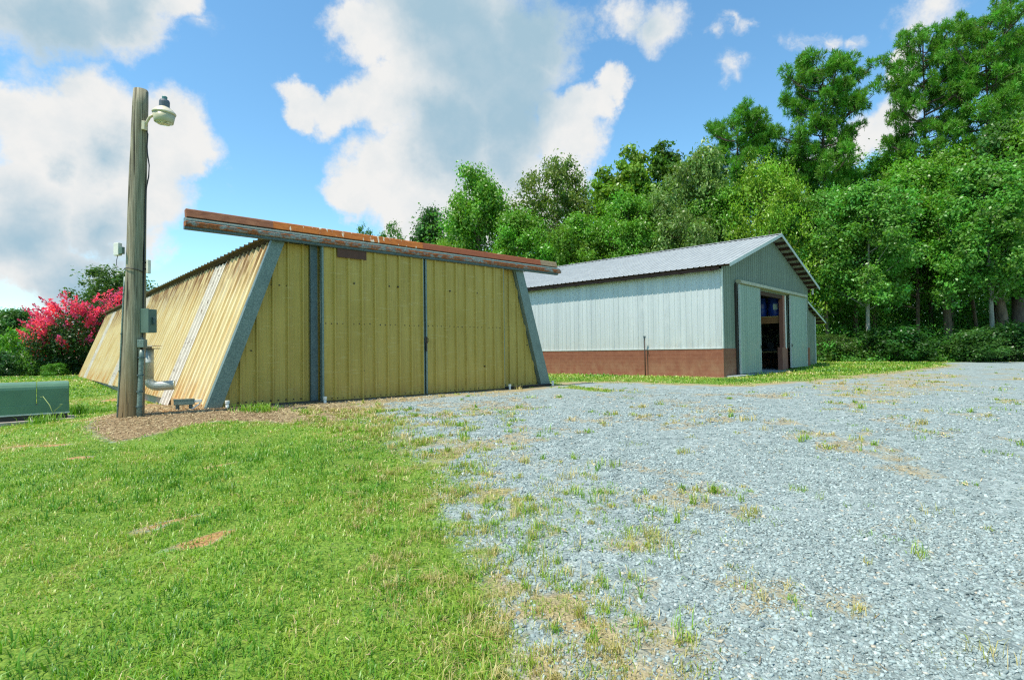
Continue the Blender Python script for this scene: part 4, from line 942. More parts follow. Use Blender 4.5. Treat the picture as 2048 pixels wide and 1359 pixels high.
def broad_mesh(seed, H=10., cb=.25, Rw=3., clumps=60, twigs=9, leaves=24, ls=.2, cr=.24, shape='round', tr=.14, lw=.55, open_=0., bark=None, up=.45):
    rng = np.random.default_rng(seed)
    def prof(z):
        if shape == 'round': return np.sqrt(np.clip(1-((z-.42)/.60)**2, 0.02, 1))
        if shape == 'tall': return np.clip(1.05-z, .1, 1)**.55*np.clip(.5+z*2.5, 0, 1)
        if shape == 'egg': return np.sqrt(np.clip(1-((z-.35)/.67)**2, .02, 1))
        return np.clip(1.1-z*.9, .15, 1)
    zc = rng.random(clumps)**.85; az = rng.random(clumps)*2*np.pi+zc*5; lob = 1+.28*np.sin(az*2+seed)+.18*np.sin(az*3+seed*2.3)
    rad = Rw*prof(zc)*lob*np.sqrt(.12+.88*rng.random(clumps))*.86
    C = np.stack([rad*np.cos(az), rad*np.sin(az), H*(cb+(1-cb)*zc*.95)], -1)
    rr = Rw*cr*(.75+.8*rng.random(clumps))*(.75+.35*prof(zc))
    # trunk
    tp = np.linspace(0, 1, 9); wob = np.stack([.05*H*.25*np.sin(tp*4+seed), .05*H*.25*np.sin(tp*3.1+seed*1.7), tp*0], -1)*tp[:, None]
    TP = np.stack([0*tp, 0*tp, tp*H*.88], -1)+wob; TRd = tr*(1-.86*tp)*np.where(tp < .02, 1.35, 1)
    TP[0, 2] = -.4
    paths = [(TP, TRd)]
    for c, r in zip(C, rr):
        if rng.random() > .5: continue
        d = math.hypot(c[0], c[1]); zs = max(H*cb*(.75+.5*rng.random()), c[2]-d*(.35+.6*rng.random())); zs = min(zs, H*.8)
        f = zs/(H*.88); s = np.array([np.interp(f, tp, TP[:, 0]), np.interp(f, tp, TP[:, 1]), zs])
        m = s*.45+c*.55+np.array([0, 0, -.10*d])+rng.normal(0, .06*Rw, 3)
        r0 = max(.015, min(tr*(1-.86*f)*.5, tr*.12+.008*d))
        paths.append((np.array([s, s*.7+m*.3, m, m*.4+c*.6, c]), np.array([r0, r0*.8, r0*.55, r0*.38, r0*.2])))
    tw = np.repeat(np.arange(clumps), twigs); nt = len(tw)
    dv = unit(rng.normal(0, 1, (nt, 3))+np.array([0, 0, .25])); q_ = dv*(rng.random((nt, 1))**.45)*rr[tw][:, None]*np.array([1.1, 1.1, .88])
    TC = C[tw]+q_
    nl = leaves; li = np.repeat(np.arange(nt), nl); n = len(li); tsz = (Rw*cr*.34)
    off = rng.normal(0, 1, (n, 3))*np.array([1, 1, .75])*tsz*(.55+.7*rng.random((nt, 1)))[li]
    lc = TC[li]+off
    nrm = unit(unit(off)*.55+unit(q_)[li]*.35+np.array([0, 0, up])+rng.normal(0, .55, (n, 3)))
    L = ls*(.6+.8*rng.random(n)); V, Q = leaf_quads(lc, nrm, L, L*lw, rng)
    tint = np.clip(.5+.22*rng.normal(0, 1, clumps)[tw][li]*.7+.16*rng.normal(0, 1, nt)[li]*.8+.12*rng.normal(0, 1, n), 0, 1)
    tv, tq = np_tubes(paths)
    return (np_mesh('crown', V, [Q], LEAF, {'tint': ('POINT', 'FLOAT', np.repeat(tint, 4))}), np_mesh('trunk', tv, [tq], bark or BARK, None, True))
def pine_mesh(seed, H=18., cb=.45, Rw=3.2, limbs=46, ls=.42, tr=.22, lone=False):
    rng = np.random.default_rng(seed); tp = np.linspace(0, 1, 10)
    TP = np.stack([.10*np.sin(tp*3+seed)*tp*2, .10*np.cos(tp*2.2+seed)*tp*2, tp*H*.97], -1); TP[0, 2] = -.4; TR_ = tr*(1-.85*tp)
    paths = [(TP, TR_)]; tc = []; td = []; lt_ = []
    zs = cb+(.95-cb)*((np.arange(limbs)+rng.random(limbs))/limbs)**.80
    for k, z in enumerate(zs):
        u = (z-cb)/(1-cb); az = k*2.4+rng.normal(0, .5); Lr = Rw*(.25+.75*np.sqrt(np.clip(1-((u-.42)/.66)**2, .05, 1)))*(.5+.6*rng.random())
        if u > .82: Lr = Rw*(.30+.25*rng.random())
        if lone and u < .35: Lr *= 1.0 if rng.random() < .5 else .5
        s = np.array([np.interp(z/.97, tp, TP[:, 0]), np.interp(z/.97, tp, TP[:, 1]), z*H]); h = np.array([math.cos(az), math.sin(az), 0])
        rise = Lr*(.10+.42*u)
        pts = [s, s+h*Lr*.35+[0, 0, rise*.10], s+h*Lr*.7+[0, 0, rise*.45], s+h*Lr+[0, 0, rise]]
        r0 = .018+.014*Lr; paths.append((np.array(pts), np.array([r0, r0*.75, r0*.5, r0*.25])))
        for j in range(int(2+Lr*1.5)):
            f = 1.0 if j == 0 else .40+.55*rng.random(); p0 = s+h*Lr*f+np.array([0, 0, rise*f**1.6])
            side = np.array([-h[1], h[0], 0])*rng.normal(0, .30)*Lr*(j > 0)
            c = p0+side+np.array([0, 0, .10+.2*rng.random()]); cr = (.30+.26*rng.random())*(.75+.25*Lr/Rw)
            paths.append((np.array([s+h*Lr*f*.7+[0, 0, rise*(f*.7)**1.6], (p0+c)/2-[0, 0, .05], c]), np.array([.02, .014, .008])))
            ph = rng.normal(0, .8)
            m = int(26*cr/.42)
            dd = unit(rng.normal(0, 1, (m, 3))+np.array([0, 0, .25])); pp = c+dd*np.array([1.15, 1.15, .75])*cr*(rng.random((m, 1))**.4)
            for q_ in range(m): tc.append(pp[q_]); td.append(unit(dd[q_]+np.array([0, 0, .45]))); lt_.append(ph)
    tc = np.array(tc); td = np.array(td); lt_ = np.array(lt_); nt = len(tc); nn = 14
    li = np.repeat(np.arange(nt), nn); n = len(li)
    d = unit(td[li]*.55+rng.normal(0, .62, (n, 3))+np.array([0, 0, .10])); L = ls*.66*(.6+.6*rng.random(n)); c = tc[li]+d*L[:, None]*.5
    w = unit(np.cross(d, rng.normal(0, 1, (n, 3))))*(.019+.011*rng.random(n))[:, None]
    V = np.stack([c-d*L[:, None]*.5-w*.6, c-d*L[:, None]*.5+w*.6, c+d*L[:, None]*.5+w*.5, c+d*L[:, None]*.5-w*.5], 1).reshape(-1, 3); i = np.arange(n)*4
    tint = np.clip(.5+.10*lt_[li]+.18*rng.normal(0, 1, nt)[li]+.10*rng.normal(0, 1, n), 0, 1)
    tv, tq = np_tubes(paths)
    return (np_mesh('crown', V, [np.stack([i, i+1, i+2, i+3], -1)], NEEDLE, {'tint': ('POINT', 'FLOAT', np.repeat(tint, 4))}), np_mesh('trunk', tv, [tq], BARKP, None, True))
PROTO = {}
def proto(key):
    if key in PROTO: return PROTO[key]
    mk = {
        'oak': lambda: broad_mesh(21, 10, .20, 3.0, 80, 10, 40, .19, .25, 'round', .20),
        'oak2': lambda: broad_mesh(22, 10, .16, 3.0, 84, 10, 38, .185, .24, 'egg', .17),
        'loose': lambda: broad_mesh(23, 10, .22, 2.9, 70, 9, 30, .17, .21, 'round', .15, .5),
        'tall': lambda: broad_mesh(24, 10, .12, 1.7, 56, 9, 34, .185, .27, 'tall', .12, .6, up=.2),
        'sparse': lambda: broad_mesh(25, 10, .30, 2.4, 44, 8, 22, .20, .25, 'round', .13),
        'big': lambda: broad_mesh(26, 10, .12, 3.1, 76, 9, 34, .25, .25, 'round', .18, .42, up=.3),
        'edge': lambda: broad_mesh(27, 10, .34, 2.7, 90, 10, 40, .165, .24, 'egg', .13, .6, bark=BARKL),
        'edge2': lambda: broad_mesh(28, 10, .34, 2.8, 86, 10, 40, .165, .25, 'round', .14, .6),
        'edge3': lambda: broad_mesh(31, 10, .32, 2.8, 90, 10, 40, .165, .24, 'egg', .15, .55),
        'lime': lambda: broad_mesh(29, 8, .22, 3.0, 76, 10, 36, .14, .23, 'round', .13, .5),
        'bush': lambda: broad_mesh(30, 3, .06, 1.7, 46, 8, 26, .15, .30, 'round', .06),
        'bush2': lambda: broad_mesh(33, 3, .04, 1.9, 50, 8, 26, .16, .28, 'egg', .05, .5),
        'pine': lambda: pine_mesh(41, 18, .5, 3.1, 40), 'lonepine': lambda: pine_mesh(47, 18, .46, 3.4, 50, .42, .22, True),
        'pine2': lambda: pine_mesh(43, 20, .50, 3.6, 44), 'pine3': lambda: pine_mesh(44, 16, .55, 2.7, 34)}
    PROTO[key] = mk[key](); return PROTO[key]
DIM = {'oak': (10, 3.0), 'oak2': (10, 3.0), 'loose': (10, 2.9), 'tall': (10, 1.7), 'sparse': (10, 2.4), 'big': (10, 3.1), 'edge': (10, 2.7), 'edge2': (10, 2.8), 'edge3': (10, 2.8), 'lime': (8, 3.0), 'bush': (3, 1.7), 'bush2': (3, 1.9), 'pine': (18, 3.1), 'lonepine': (18, 3.4), 'pine2': (20, 3.6), 'pine3': (16, 2.7)}
def tree(name, cat, key, px, Y, top, wpx, col, label, rot=None, group='trees of the wood behind the barns', gz=None):
    X = at(px, 700, Y)[0]; z0 = float(height(X, Y)) if gz is None else gz
    Ht = at(px, top, Y)[2]-z0; h0, r0 = DIM[key]; sx = (wpx/2/F*Y)/r0; sz = Ht/h0
    cm, tm = proto(key)
    t = thing(name, label, cat, (X, Y, z0), rot if rot is not None else random.random()*6.28, group)
    t.scale = (sx, sx, sz)
    c = link(bpy.data.objects.new('crown', cm), t); c.color = (*col, 1)
    link(bpy.data.objects.new('trunk', tm), t); return t
DG = (.10, .235, .032); MG = (.150, .34, .034); YG = (.20, .37, .036); OL = (.165, .25, .045); LIME = (.235, .42, .035); PG = (.18, .30, .07); PN = (.125, .325, .028); BG = (.135, .33, .048)
T = tree
# left of the shed
LG = 'trees and bushes beyond the lawn on the left'
T('broadleaf_tree', 'tree', 'oak', 232, 46, 543, 185, (.085, .16, .035), 'dark olive tree showing between the pink crape myrtle and the shed roof', group=LG)
T('broadleaf_tree', 'tree', 'oak2', 20, 62, 620, 150, (.07, .17, .035), 'dark rounded tree at the left edge, farthest beyond the lawn', group=LG, gz=-4)
T('broadleaf_tree', 'tree', 'oak', -60, 56, 640, 150, (.07, .17, .035), 'dark tree cut by the left edge of the photo', group=LG, gz=-4)
T('broadleaf_bush', 'bush', 'bush', 32, 37, 664, 95, (.13, .32, .03), 'bright green bush beyond the transformer, left of the crape myrtle', group=LG, gz=-1.2)
T('broadleaf_bush', 'bush', 'bush2', 84, 36, 655, 90, (.15, .34, .03), 'bright green bush directly left of the pink crape myrtle', group=LG, gz=-1)
T('broadleaf_bush', 'bush', 'bush', 8, 32, 706, 70, (.05, .14, .04), 'dark blue green bush at the left edge above the transformer', group=LG, gz=-.7)
T('broadleaf_bush', 'bush', 'bush2', 62, 33, 722, 70, (.14, .32, .04), 'low green bush at crest of lawn below the crape myrtle', group=LG, gz=-.4)
T('broadleaf_bush', 'bush', 'bush', 110, 31, 728, 50, (.11, .28, .03), 'small low bush at the foot of the crape myrtle', group=LG, gz=-.1)
# behind the shed
T('slender_tree', 'tree', 'sparse', 722, 74, 449, 62, DG, 'small distant tree top, leftmost above the rusty fascia')
T('slender_tree', 'tree', 'sparse', 785, 68, 442, 78, DG, 'slim dark distant tree, second from left above the fascia')
T('slender_tree', 'tree', 'oak2', 862, 60, 420, 100, (.05, .135, .028), 'slim tree peeking over the fascia just left of the big oak')
T('broadleaf_bush', 'bush', 'lime', 888, 45, 488, 76, LIME, 'yellow green young tree above the fascia at the foot of the oak')
T('oak_tree', 'tree', 'oak', 962, 50, 346, 165, MG, 'big round bright green oak, left end of the tall wood', 1.0)
T('broadleaf_tree', 'tree', 'loose', 1118, 50, 314, 190, OL, 'airy olive brown tree with sky showing through, right of the oak', 2.0)
T('broadleaf_tree', 'tree', 'edge2', 1040, 44, 432, 150, MG, 'mid green tree low between the oak and the olive tree')
T('broadleaf_tree', 'tree', 'oak2', 1160, 42, 430, 160, MG, 'mid green tree above the barn roof, below the olive tree')
T('tall_tree', 'tree', 'tall', 1226, 47, 326, 120, YG, 'narrow yellow green tree standing right of the olive tree')
T('tall_tree', 'tree', 'tall', 1280, 47, 280, 125, YG, 'tallest narrow yellow green tree with upright sprays')
T('tall_tree', 'tree', 'tall', 1342, 47, 276, 135, (.10, .22, .03), 'narrow green tree left of the small pine, right of the tallest sprays', 3.0)
T('broadleaf_tree', 'tree', 'edge3', 1262, 41, 392, 150, MG, 'bushy mid green tree above middle of barn roof')
T('oak_tree', 'tree', 'big', 1395, 43, 300, 165, PG, 'pale leafed oak with coarse clusters, below the small pine')
T('oak_tree', 'tree', 'big', 1345, 40, 395, 140, PG, 'lower pale leafed oak above the barn roof', 2.4)
T('pine_tree', 'pine', 'pine3', 1482, 50, 226, 130, PN, 'round headed pine left of the lone tall pine', 1.2)
T('pine_tree', 'pine', 'lonepine', 1658, 46, 104, 170, PN, 'lone tall pine with open crown against blue sky', 4.2)
T('pine_tree', 'pine', 'pine', 1588, 52, 310, 130, PN, 'low pine crown between the round headed pine and the lone pine', 2.2)
T('locust_tree', 'tree', 'lime', 1545, 40, 333, 185, LIME, 'lime green feathery tree behind the barn ridge', .6)
T('broadleaf_tree', 'tree', 'edge2', 1450, 42, 380, 150, MG, 'green tree between the pale oaks and the lime green tree')
T('pine_tree', 'pine', 'pine2', 1864, 44, 64, 155, PN, 'broad tall pine right of the lone pine', .4)
T('pine_tree', 'pine', 'pine2', 1994, 42, 12, 175, PN, 'tallest pine at the top right corner', 2.9)
T('pine_tree', 'pine', 'pine', 2140, 44, 60, 230, PN, 'pine mostly outside the right edge', 5)
T('pine_tree', 'pine', 'pine3', 1752, 48, 330, 150, PN, 'small pine below the gap between the lone pine and broad pine')
T('broadleaf_tree', 'tree', 'edge3', 1655, 40, 385, 150, BG, 'dark green tree just right of the lime green tree')
T('broadleaf_tree', 'tree', 'edge', 1738, 37, 372, 190, BG, 'leafy tree with pale slightly curved trunk right of the barn', 2.0)
T('broadleaf_tree', 'tree', 'edge2', 1836, 40, 330, 190, MG, 'leafy tree with thin dark brown trunk, middle of wood edge')
T('broadleaf_tree', 'tree', 'edge', 1985, 35.5, 330, 210, BG, 'leafy tree with straight pale grey trunk near the right edge', 4.0)
T('broadleaf_tree', 'tree', 'edge3', 1905, 43, 300, 190, MG, 'taller leafy tree with dark trunk behind the pale trunked ones')
T('broadleaf_tree', 'tree', 'edge2', 2055, 38, 240, 210, (.075, .18, .03), 'leafy tree with thick dark trunk at the right edge', 1.1)
T('broadleaf_tree', 'tree', 'edge3', 2140, 36, 200, 220, MG, 'leafy tree cut off by the right edge of the photo', 1.9)
T('broadleaf_tree', 'tree', 'edge3', 1690, 44, 470, 120, BG, 'low dark tree behind the lean-to roof')
T('broadleaf_bush', 'bush', 'bush2', 1795, 35, 655, 130, (.045, .14, .025), 'dark bush at the wood edge right of the pale curved trunk')
T('broadleaf_bush', 'bush', 'bush', 1945, 34, 662, 120, (.065, .17, .035), 'lighter green bush at the wood edge beside the gravel')
T('broadleaf_bush', 'bush', 'bush2', 2030, 34, 648, 130, (.045, .14, .028), 'dark bush at the right edge behind gravel')
T('broadleaf_bush', 'bush', 'bush', 1668, 36, 672, 90, (.075, .14, .03), 'yellowish bush beside the lean-to wall')
# loose extra trunks inside the wood
def bare_trunk(px, Y, r, mat, label, lean_=0.0, top=430):
    X = at(px, 700, Y)[0]; z0 = float(height(X, Y)); H = at(px, top, Y)[2]-z0
    tv, tq = np_tubes([(np.array([[0, 0, -.3], [lean_*.3, 0, H*.3], [lean_*.75, .1, H*.65], [lean_, .1, H]]), np.array([r*1.15, r, r*.85, r*.6]))], 9)
    t = thing('tree_trunk', label, 'tree', (X, Y, z0), 0, 'bare trunks inside the wood'); link(bpy.data.objects.new('trunk', np_mesh('trunk', tv, [tq], mat, None, True)), t)
    rg = np.random.default_rng(int(px)); n = 700; cc = np.stack([lean_+rg.normal(0, 1.1, n), rg.normal(0, 1.0, n), H+rg.normal(0, .9, n)], -1)
    L = .2*(.6+.8*rg.random(n)); V, Q = leaf_quads(cc, unit(rg.normal(0, .6, (n, 3))+[0, 0, .5]), L, L*.6, rg)
    c = link(bpy.data.objects.new('crown', np_mesh('crown', V, [Q], LEAF, {'tint': ('POINT', 'FLOAT', np.repeat(np.clip(rg.normal(.5, .2, n), 0, 1), 4))})), t); c.color = (*BG, 1)
bare_trunk(1713, 42, .17, BARK, 'dark upright trunk left of the pale curved trunk')
bare_trunk(1750, 43, .14, BARK, 'dark trunk just right of the pale curved trunk')
bare_trunk(1900, 38.5, .24, BARK, 'stout brown trunk between the thin dark one and the pale grey one', -.4)
bare_trunk(2018, 37, .28, BARK, 'left one of the thick twin trunks near the right edge', -1.3, 400)
bare_trunk(2036, 37.2, .34, BARKP, 'right one of the thick twin trunks near the right edge', .3, 380)
bare_trunk(1958, 40, .12, BARK, 'slim dark trunk left of the pale grey trunk', -.5, 500)
# dense wood behind, and undergrowth
def mass(name, label, n, spans, size, col, seed, vary=1):
    rg = np.random.default_rng(seed); C = []; TT = []
    for (p0, p1, Y0, Y1, t0, t1, frac) in spans:
        k = max(8, int(n*frac/60)); px = p0+(p1-p0)*rg.random(k); Y = Y0+(Y1-Y0)*rg.random(k)
        X = (px-1024)/F*Y; gz = height(X, Y); top = np.array([at(a, b, c)[2] for a, b, c in zip(px, t0+(t1-t0)*(px-p0)/(p1-p0)+110*(fbm(px*.035, Y*.4, .6, 3)-.5), Y)])
        top = gz+(top-gz)*(vary+(1.15-vary)*rg.random(k)) if vary < 1 else top
        z = gz+(top-gz)*rg.random(k)**.8
        cr = (.5+.7*rg.random(k))*np.clip((top-gz)*.30, .35, 1.2)
        li = np.repeat(np.arange(k), 60)
        C.append(np.stack([X, Y, z], -1)[li]+rg.normal(0, 1, (len(li), 3))*cr[li][:, None]*np.array([1, 1, .6])); TT.append(np.clip(.5+.28*rg.normal(0, 1, k)[li]+.12*rg.normal(0, 1, len(li)), 0, 1))
    C = np.concatenate(C); TT = np.concatenate(TT); ok = C[:, 2] > height(C[:, 0], C[:, 1])-.05; C = C[ok]; TT = TT[ok]; m = len(C)
    L = size*(.6+.8*rg.random(m)); V, Q = leaf_quads(C, unit(rg.normal(0, .6, (m, 3))+[0, -.15, .55]), L, L*.6, rg)
    o = link(bpy.data.objects.new(name, np_mesh(name, V, [Q], LEAF, {'tint': ('POINT', 'FLOAT', np.repeat(TT, 4))}))); o.color = (*col, 1)
    return tag(o, label, name.replace('_', ' '), kind='stuff')
mass('deep_wood', 'dense dark green wood filling the gaps behind the front trees', 120000, [(860, 1400, 55, 66, 450, 350, .36), (1400, 2250, 50, 64, 360, 270, .85), (1640, 2250, 44, 50, 560, 540, .13), (1600, 2250, 48, 56, 630, 620, .22)], .32, (.100, .245, .038), 71)
mass('distant_wood', 'distant dark tree line beyond the falling ground at far left', 26000, [(-1500, 60, 70, 95, 655, 640, 1.)], .5, (.075, .17, .045), 73)
mass('undergrowth', 'tangled green undergrowth along the foot of the wood', 52000, [(1640, 2250, 35.5, 44, 690, 678, .42), (1640, 2250, 38, 44, 640, 625, .34), (1640, 2250, 34, 35.5, 712, 705, .12), (1640, 2250, 42, 47, 590, 570, .62)], .16, (.105, .270, .040), 72, .35)

# crape myrtle
X = at(155, 740, 33.5)[0]
def crape():
    rg = np.random.default_rng(90); Y = 33.5; z0 = float(height(X, Y))
    t = thing('crape_myrtle', 'pink flowering crape myrtle at the far end of the sloping yellow wall', 'flowering tree', (X, Y, z0))
    H = at(165, 596, Y)[2]-z0; Wd = 68/F*Y; skew = lambda P: P*np.stack([np.ones(len(P)), np.ones(len(P)), .90+.24*np.clip(P[:, 0]/Wd, -1, 1)], -1)
    k = 90; zc = rg.random(k); az = rg.random(k)*6.28; pr = np.sqrt(np.clip(1-((zc-.55)/.62)**2, .02, 1)); rad = Wd*pr*np.sqrt(.1+.9*rg.random(k))
    C = skew(np.stack([rad*np.cos(az), rad*np.sin(az), H*(.08+.85*zc)], -1)); li = np.repeat(np.arange(k), 190); n = len(li); off = rg.normal(0, 1, (n, 3))*np.array([.42, .42, .32])*H/4.5
    nr = unit(unit(off)*.5+rg.normal(0, .5, (n, 3))+[0, 0, .5]); L = .15*(.6+.8*rg.random(n)); V, Q = leaf_quads(C[li]+off, nr, L, L*.6, rg)
    c = link(bpy.data.objects.new('crown', np_mesh('crown', V, [Q], LEAF, {'tint': ('POINT', 'FLOAT', np.repeat(np.clip(rg.normal(.5, .2, n), 0, 1), 4))})), t); c.color = (.045, .105, .028, 1)
    k2 = 200; zf = .12+.88*rg.random(k2)**.75; az = rg.random(k2)*6.28; pr = np.sqrt(np.clip(1-((zf-.52)/.64)**2, .03, 1)); rad = Wd*pr*(.74+.42*rg.random(k2))
    Fc = skew(np.stack([rad*np.cos(az), rad*np.sin(az), H*(.10+.9*zf)], -1)); out = unit(np.stack([np.cos(az), np.sin(az), .9+0*az], -1))
    li = np.repeat(np.arange(k2), 70); n = len(li); s = rg.random(n); ln = (.5+.6*rg.random(k2))[li]; wd = .17*np.sin(np.pi*np.clip(s*.9+.12, 0, 1))
    pc = Fc[li]+out[li]*(ln*s)[:, None]+rg.normal(0, .6, (n, 3))*wd[:, None]
    L = .10*(.6+.8*rg.random(n)); V, Q = leaf_quads(pc, unit(rg.normal(0, 1, (n, 3))+[0, 0, .3]), L, L*.9, rg)
    c = link(bpy.data.objects.new('blossom', np_mesh('blossom', V, [Q], PINK, {'tint': ('POINT', 'FLOAT', np.repeat(np.clip(rg.normal(.5, .16, k2)[li]+rg.normal(0, .12, n), 0, 1), 4))})), t); c.color = (.92, .105, .30, 1)
    paths = []
    for j in range(9):
        a = j*.7; e = C[rg.integers(0, k)]; b = np.array([.2*math.cos(a), .2*math.sin(a), -.2]); paths.append((np.array([b, b*1.4+[0, 0, H*.25], e*.6+[0, 0, H*.1], e]), np.array([.06, .05, .035, .012])))
    tv, tq = np_tubes(paths); link(bpy.data.objects.new('trunk', np_mesh('trunk', tv, [tq], BARKL, None, True)), t)
crape()

# weeds that stand out on their own
def weed(name, px, py, label, n, spread, L, tint, bushy=False):
    p = to_ground(px, py); rg = np.random.default_rng(int(px+py)); gz = p[2]
    x = rg.normal(0, spread, n); y = rg.normal(0, spread*.8, n)
    v, q_, t_, a = blades(x, y, L*(.35+.8*rg.random(n)), np.full(n, .010)*(.6+.8*rg.random(n)), np.clip(rg.normal(tint, .1, n), 0, 1), .3+.8*rg.random(n), rg, height(x+p[0], y+p[1])-gz)
    me = np_mesh(name, v, [q_, t_], GRASS, {'tint': ('POINT', 'FLOAT', a)}); o = link(bpy.data.objects.new(name, me)); o.location = (p[0], p[1], gz)
    return tag(o, label, 'weed')
weed('weed_clump', 518, 822, 'bushy green weed clump in front of the left fixed yellow panel', 420, .17, .20, .42)
weed('weed_clump', 205, 826, 'rounded grassy clump on clay bank between transformer and pole', 520, .17, .17, .30)
weed('weed_clump', 158, 828, 'taller dark weed at right end of the green transformer', 260, .10, .34, .18)
weed('weed_clump', 88, 846, 'weeds in front of green transformer near its seam', 200, .14, .24, .36)
weed('weed_clump', 25, 846, 'weeds in front of the green transformer at left edge', 200, .14, .20, .40)
p = to_ground(112, 842); STALK = simple('dry_green_stalk', (.35, .42, .14), .7)
t = thing('grass_stalks', 'tall curved seed stalks rising before the green transformer', 'weed', tuple(p))
for (a, b, c) in (((0, 0, 0), (-.12, 0, .30), (-.26, .02, .46)), ((.02, 0, 0), (.05, .02, .14), (.16, .0, .17)), ((-.02, 0, 0), (-.06, .05, .2), (.12, .0, .32))):
    bm = bmesh.new(); tube(bm, [a, b, c, (c[0]-.05, c[1], c[2]-.01)], [.008, .006, .005, .003], 5); obj('stalk', bm, STALK, t, True)

# ------------------------------------------------------------------ sky with cumulus, sun
SUN_EL = 66; SH = Vector((-.783, -.621, 0)).normalized()
w = bpy.data.worlds.new('World'); scene.world = w; w.use_nodes = True; nt = w.node_tree; nt.nodes.clear()
class WN(NT):
    def __init__(s, tree): s.t = tree
K = WN(nt)
sky = K.n('TexSky'); sky.sky_type = 'NISHITA'; sky.sun_disc = False; sky.sun_elevation = R(SUN_EL); sky.sun_rotation = math.atan2(SH.x, SH.y); sky.air_density = 1.0; sky.dust_density = .25; sky.ozone_density = 1.4
tc = K.n('TexCoord'); D = tc.outputs['Generated']
wn = K.noise(5.5, 7, .62); K.set(wn, 'Vector', D); sub = K.n('VectorMath', operation='SUBTRACT'); K.t.links.new(wn.outputs['Color'], sub.inputs[0]); sub.inputs[1].default_value = (.5, .5, .5)
sc_ = K.n('VectorMath', operation='SCALE'); K.t.links.new(sub.outputs[0], sc_.inputs[0]); sc_.inputs['Scale'].default_value = .17
add = K.n('VectorMath', operation='ADD'); K.t.links.new(D, add.inputs[0]); K.t.links.new(sc_.outputs[0], add.inputs[1]); DW = add.outputs[0]
def blob(x, y, r, vec, k=1.0):
    c = ray(x, y); c /= np.linalg.norm(c); e = ray(x+r, y); e /= np.linalg.norm(e); rad = float(np.linalg.norm(e-c))
    ds = K.n('VectorMath', operation='DISTANCE'); K.t.links.new(vec, ds.inputs[0]); ds.inputs[1].default_value = tuple(c)
    return K.map(ds.outputs['Value'], 0, rad*1.35, k, -.35)
def field(bl, vec):
    acc = None
    for b in bl:
        m = blob(b[0], b[1], b[2], vec, b[3] if len(b) > 3 else 1.0)
        acc = m if acc is None else K.math('MAXIMUM', acc, m)
    return acc
CL = [(70, 250, 130), (190, 260, 140), (310, 290, 125), (345, 335, 82), (120, 370, 190), (250, 420, 170), (30, 480, 180), (140, 560, 150, .8), (330, 500, 90, .6),
      (60, 10, 150), (220, 20, 130), (320, -30, 80),
      (590, 180, 55), (660, 215, 70), (730, 60, 95), (760, 190, 105), (850, 60, 170), (960, 60, 190), (940, 200, 190), (1050, 110, 130), (860, 300, 140), (760, 360, 110), (700, 400, 70), (900, 400, 130), (1010, 330, 140), (1130, 280, 90), (1170, 240, 60), (1225, 205, 50), (820, 450, 90), (1090, 380, 90),
      (1250, 35, 80, .6), (1330, 45, 85, .6), (1850, 20, 120, .5), (1690, 270, 80), (1780, 240, 90), (1600, 330, 80, .7), (1800, 140, 50, .8),
      (2300, 300, 200), (-250, 300, 200)]
dn = field(CL, DW)
fb = K.noise(10, 10, .66); K.set(fb, 'Vector', D)
dens = K.math('ADD', dn, K.math('MULTIPLY', K.math('SUBTRACT', fb, .5), 1.15))
alpha = K.map(dens, -.02, .42, 0, 1, True)
WS = [(1475, 40, 42, .9), (1440, 70, 30, .8), (1510, 45, 30, .7), (1590, 75, 36, .8), (1640, 75, 34, .9), (1690, 75, 34, .7), (1470, 140, 38, .7), (780, 30, 30, .5), (30, 130, 70, .6), (400, 40, 60, .45), (1120, 200, 40, .5)]
wv = field(WS, DW); wm = K.n('Mapping'); K.t.links.new(DW, wm.inputs[0]); wm.inputs['Rotation'].default_value = (.4, .7, .5); wm.inputs['Scale'].default_value = (6, 22, 14)
wz = K.noise(1.0, 8, .62); K.set(wz, 'Vector', wm)
wisp = K.math('MULTIPLY', K.map(wv, -.05, .6, 0, .9, True), K.map(wz, .36, .62, 0, 1, True))
alpha = K.math('MAXIMUM', alpha, wisp)
GREY = [(950, 120, 190), (900, 250, 130), (1010, 220, 130), (880, 20, 150), (1060, 60, 120), (1000, 310, 80, .8), (230, 320, 80, .55), (130, 330, 60, .5), (80, 30, 140, .85), (220, 30, 110, .75), (60, 470, 150, .7), (240, 470, 120, .7), (160, 580, 140, .75), (1300, 40, 60, .3)]
gf = field(GREY, DW); fb2 = K.noise(5, 6, .6); K.set(fb2, 'Vector', D)
grey = K.map(K.math('ADD', gf, K.math('MULTIPLY', K.math('SUBTRACT', fb2, .5), 1.3)), -.15, .75, 0, 1, True)
CB = 6.4
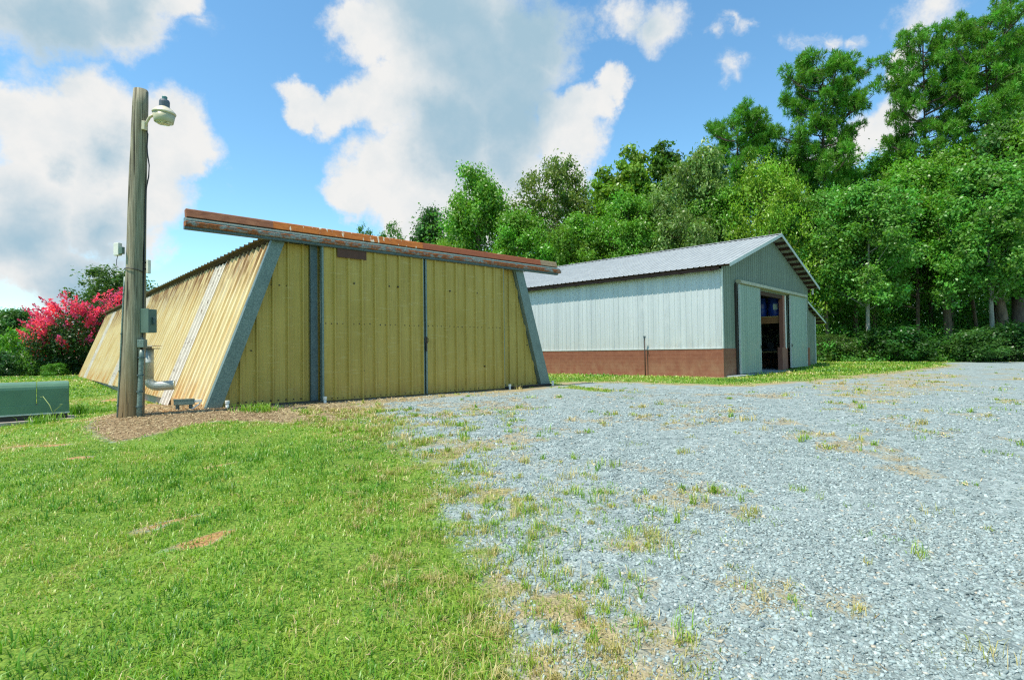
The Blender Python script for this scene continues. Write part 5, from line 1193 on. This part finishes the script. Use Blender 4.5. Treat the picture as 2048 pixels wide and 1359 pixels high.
ccol = K.mix(grey, (CB, CB, CB*.985), (CB*.43, CB*.63, CB*.76))
fb3 = K.noise(17, 6, .6); K.set(fb3, 'Vector', D)
ccol = K.mix(K.map(fb3, .42, .72, 0, .38), ccol, (CB*.66, CB*.78, CB*.86))
hs = K.n('HueSaturation'); hs.inputs['Saturation'].default_value = 1.12; hs.inputs['Value'].default_value = 1.62; K.t.links.new(sky.outputs[0], hs.inputs['Color'])
skyc = K.mix(1., hs, (.88, 1.10, 1.04), 'MULTIPLY')
allc = K.mix(alpha, skyc, ccol)
bg = K.n('Background'); bg.inputs['Strength'].default_value = .105; K.t.links.new(allc.outputs[0], bg.inputs[0])
wo = K.n('OutputWorld'); K.t.links.new(bg.outputs[0], wo.inputs[0])

ld = bpy.data.lights.new('sun', 'SUN'); ld.energy = 5.0; ld.angle = R(.5); ld.color = (1, .94, .82)
lo = bpy.data.objects.new('sun', ld); COL.objects.link(lo)
sd = Vector((SH.x*math.cos(R(SUN_EL)), SH.y*math.cos(R(SUN_EL)), math.sin(R(SUN_EL)))); lo.rotation_euler = sd.to_track_quat('Z', 'Y').to_euler(); lo.location = (0, 0, 30)

# ------------------------------------------------------------------ camera
cd = bpy.data.cameras.new('camera'); cam = bpy.data.objects.new('camera', cd); COL.objects.link(cam)
cd.sensor_width = 36; cd.sensor_fit = 'HORIZONTAL'; cd.lens = F/2048*36; cd.clip_start = .05; cd.clip_end = 4000
cam.matrix_world = Matrix.Translation((0, 0, EYE)) @ Matrix.Rotation(math.pi/2+PI_, 4, 'X') @ Matrix.Rotation(-TH, 4, 'Z')
scene.camera = cam
vs = scene.view_settings; vs.view_transform = 'Standard'; vs.look = 'None'; vs.exposure = .40; vs.gamma = 1; vs.use_curve_mapping = False
scene.cycles.use_denoising = False; scene.cycles.filter_width = 1.25; scene.cycles.sample_clamp_indirect = 6
scene.cycles.max_bounces = 8; scene.cycles.diffuse_bounces = 4; scene.cycles.transparent_max_bounces = 4
print('GRASS', N_GRASS, 'STONES', N_STONE)
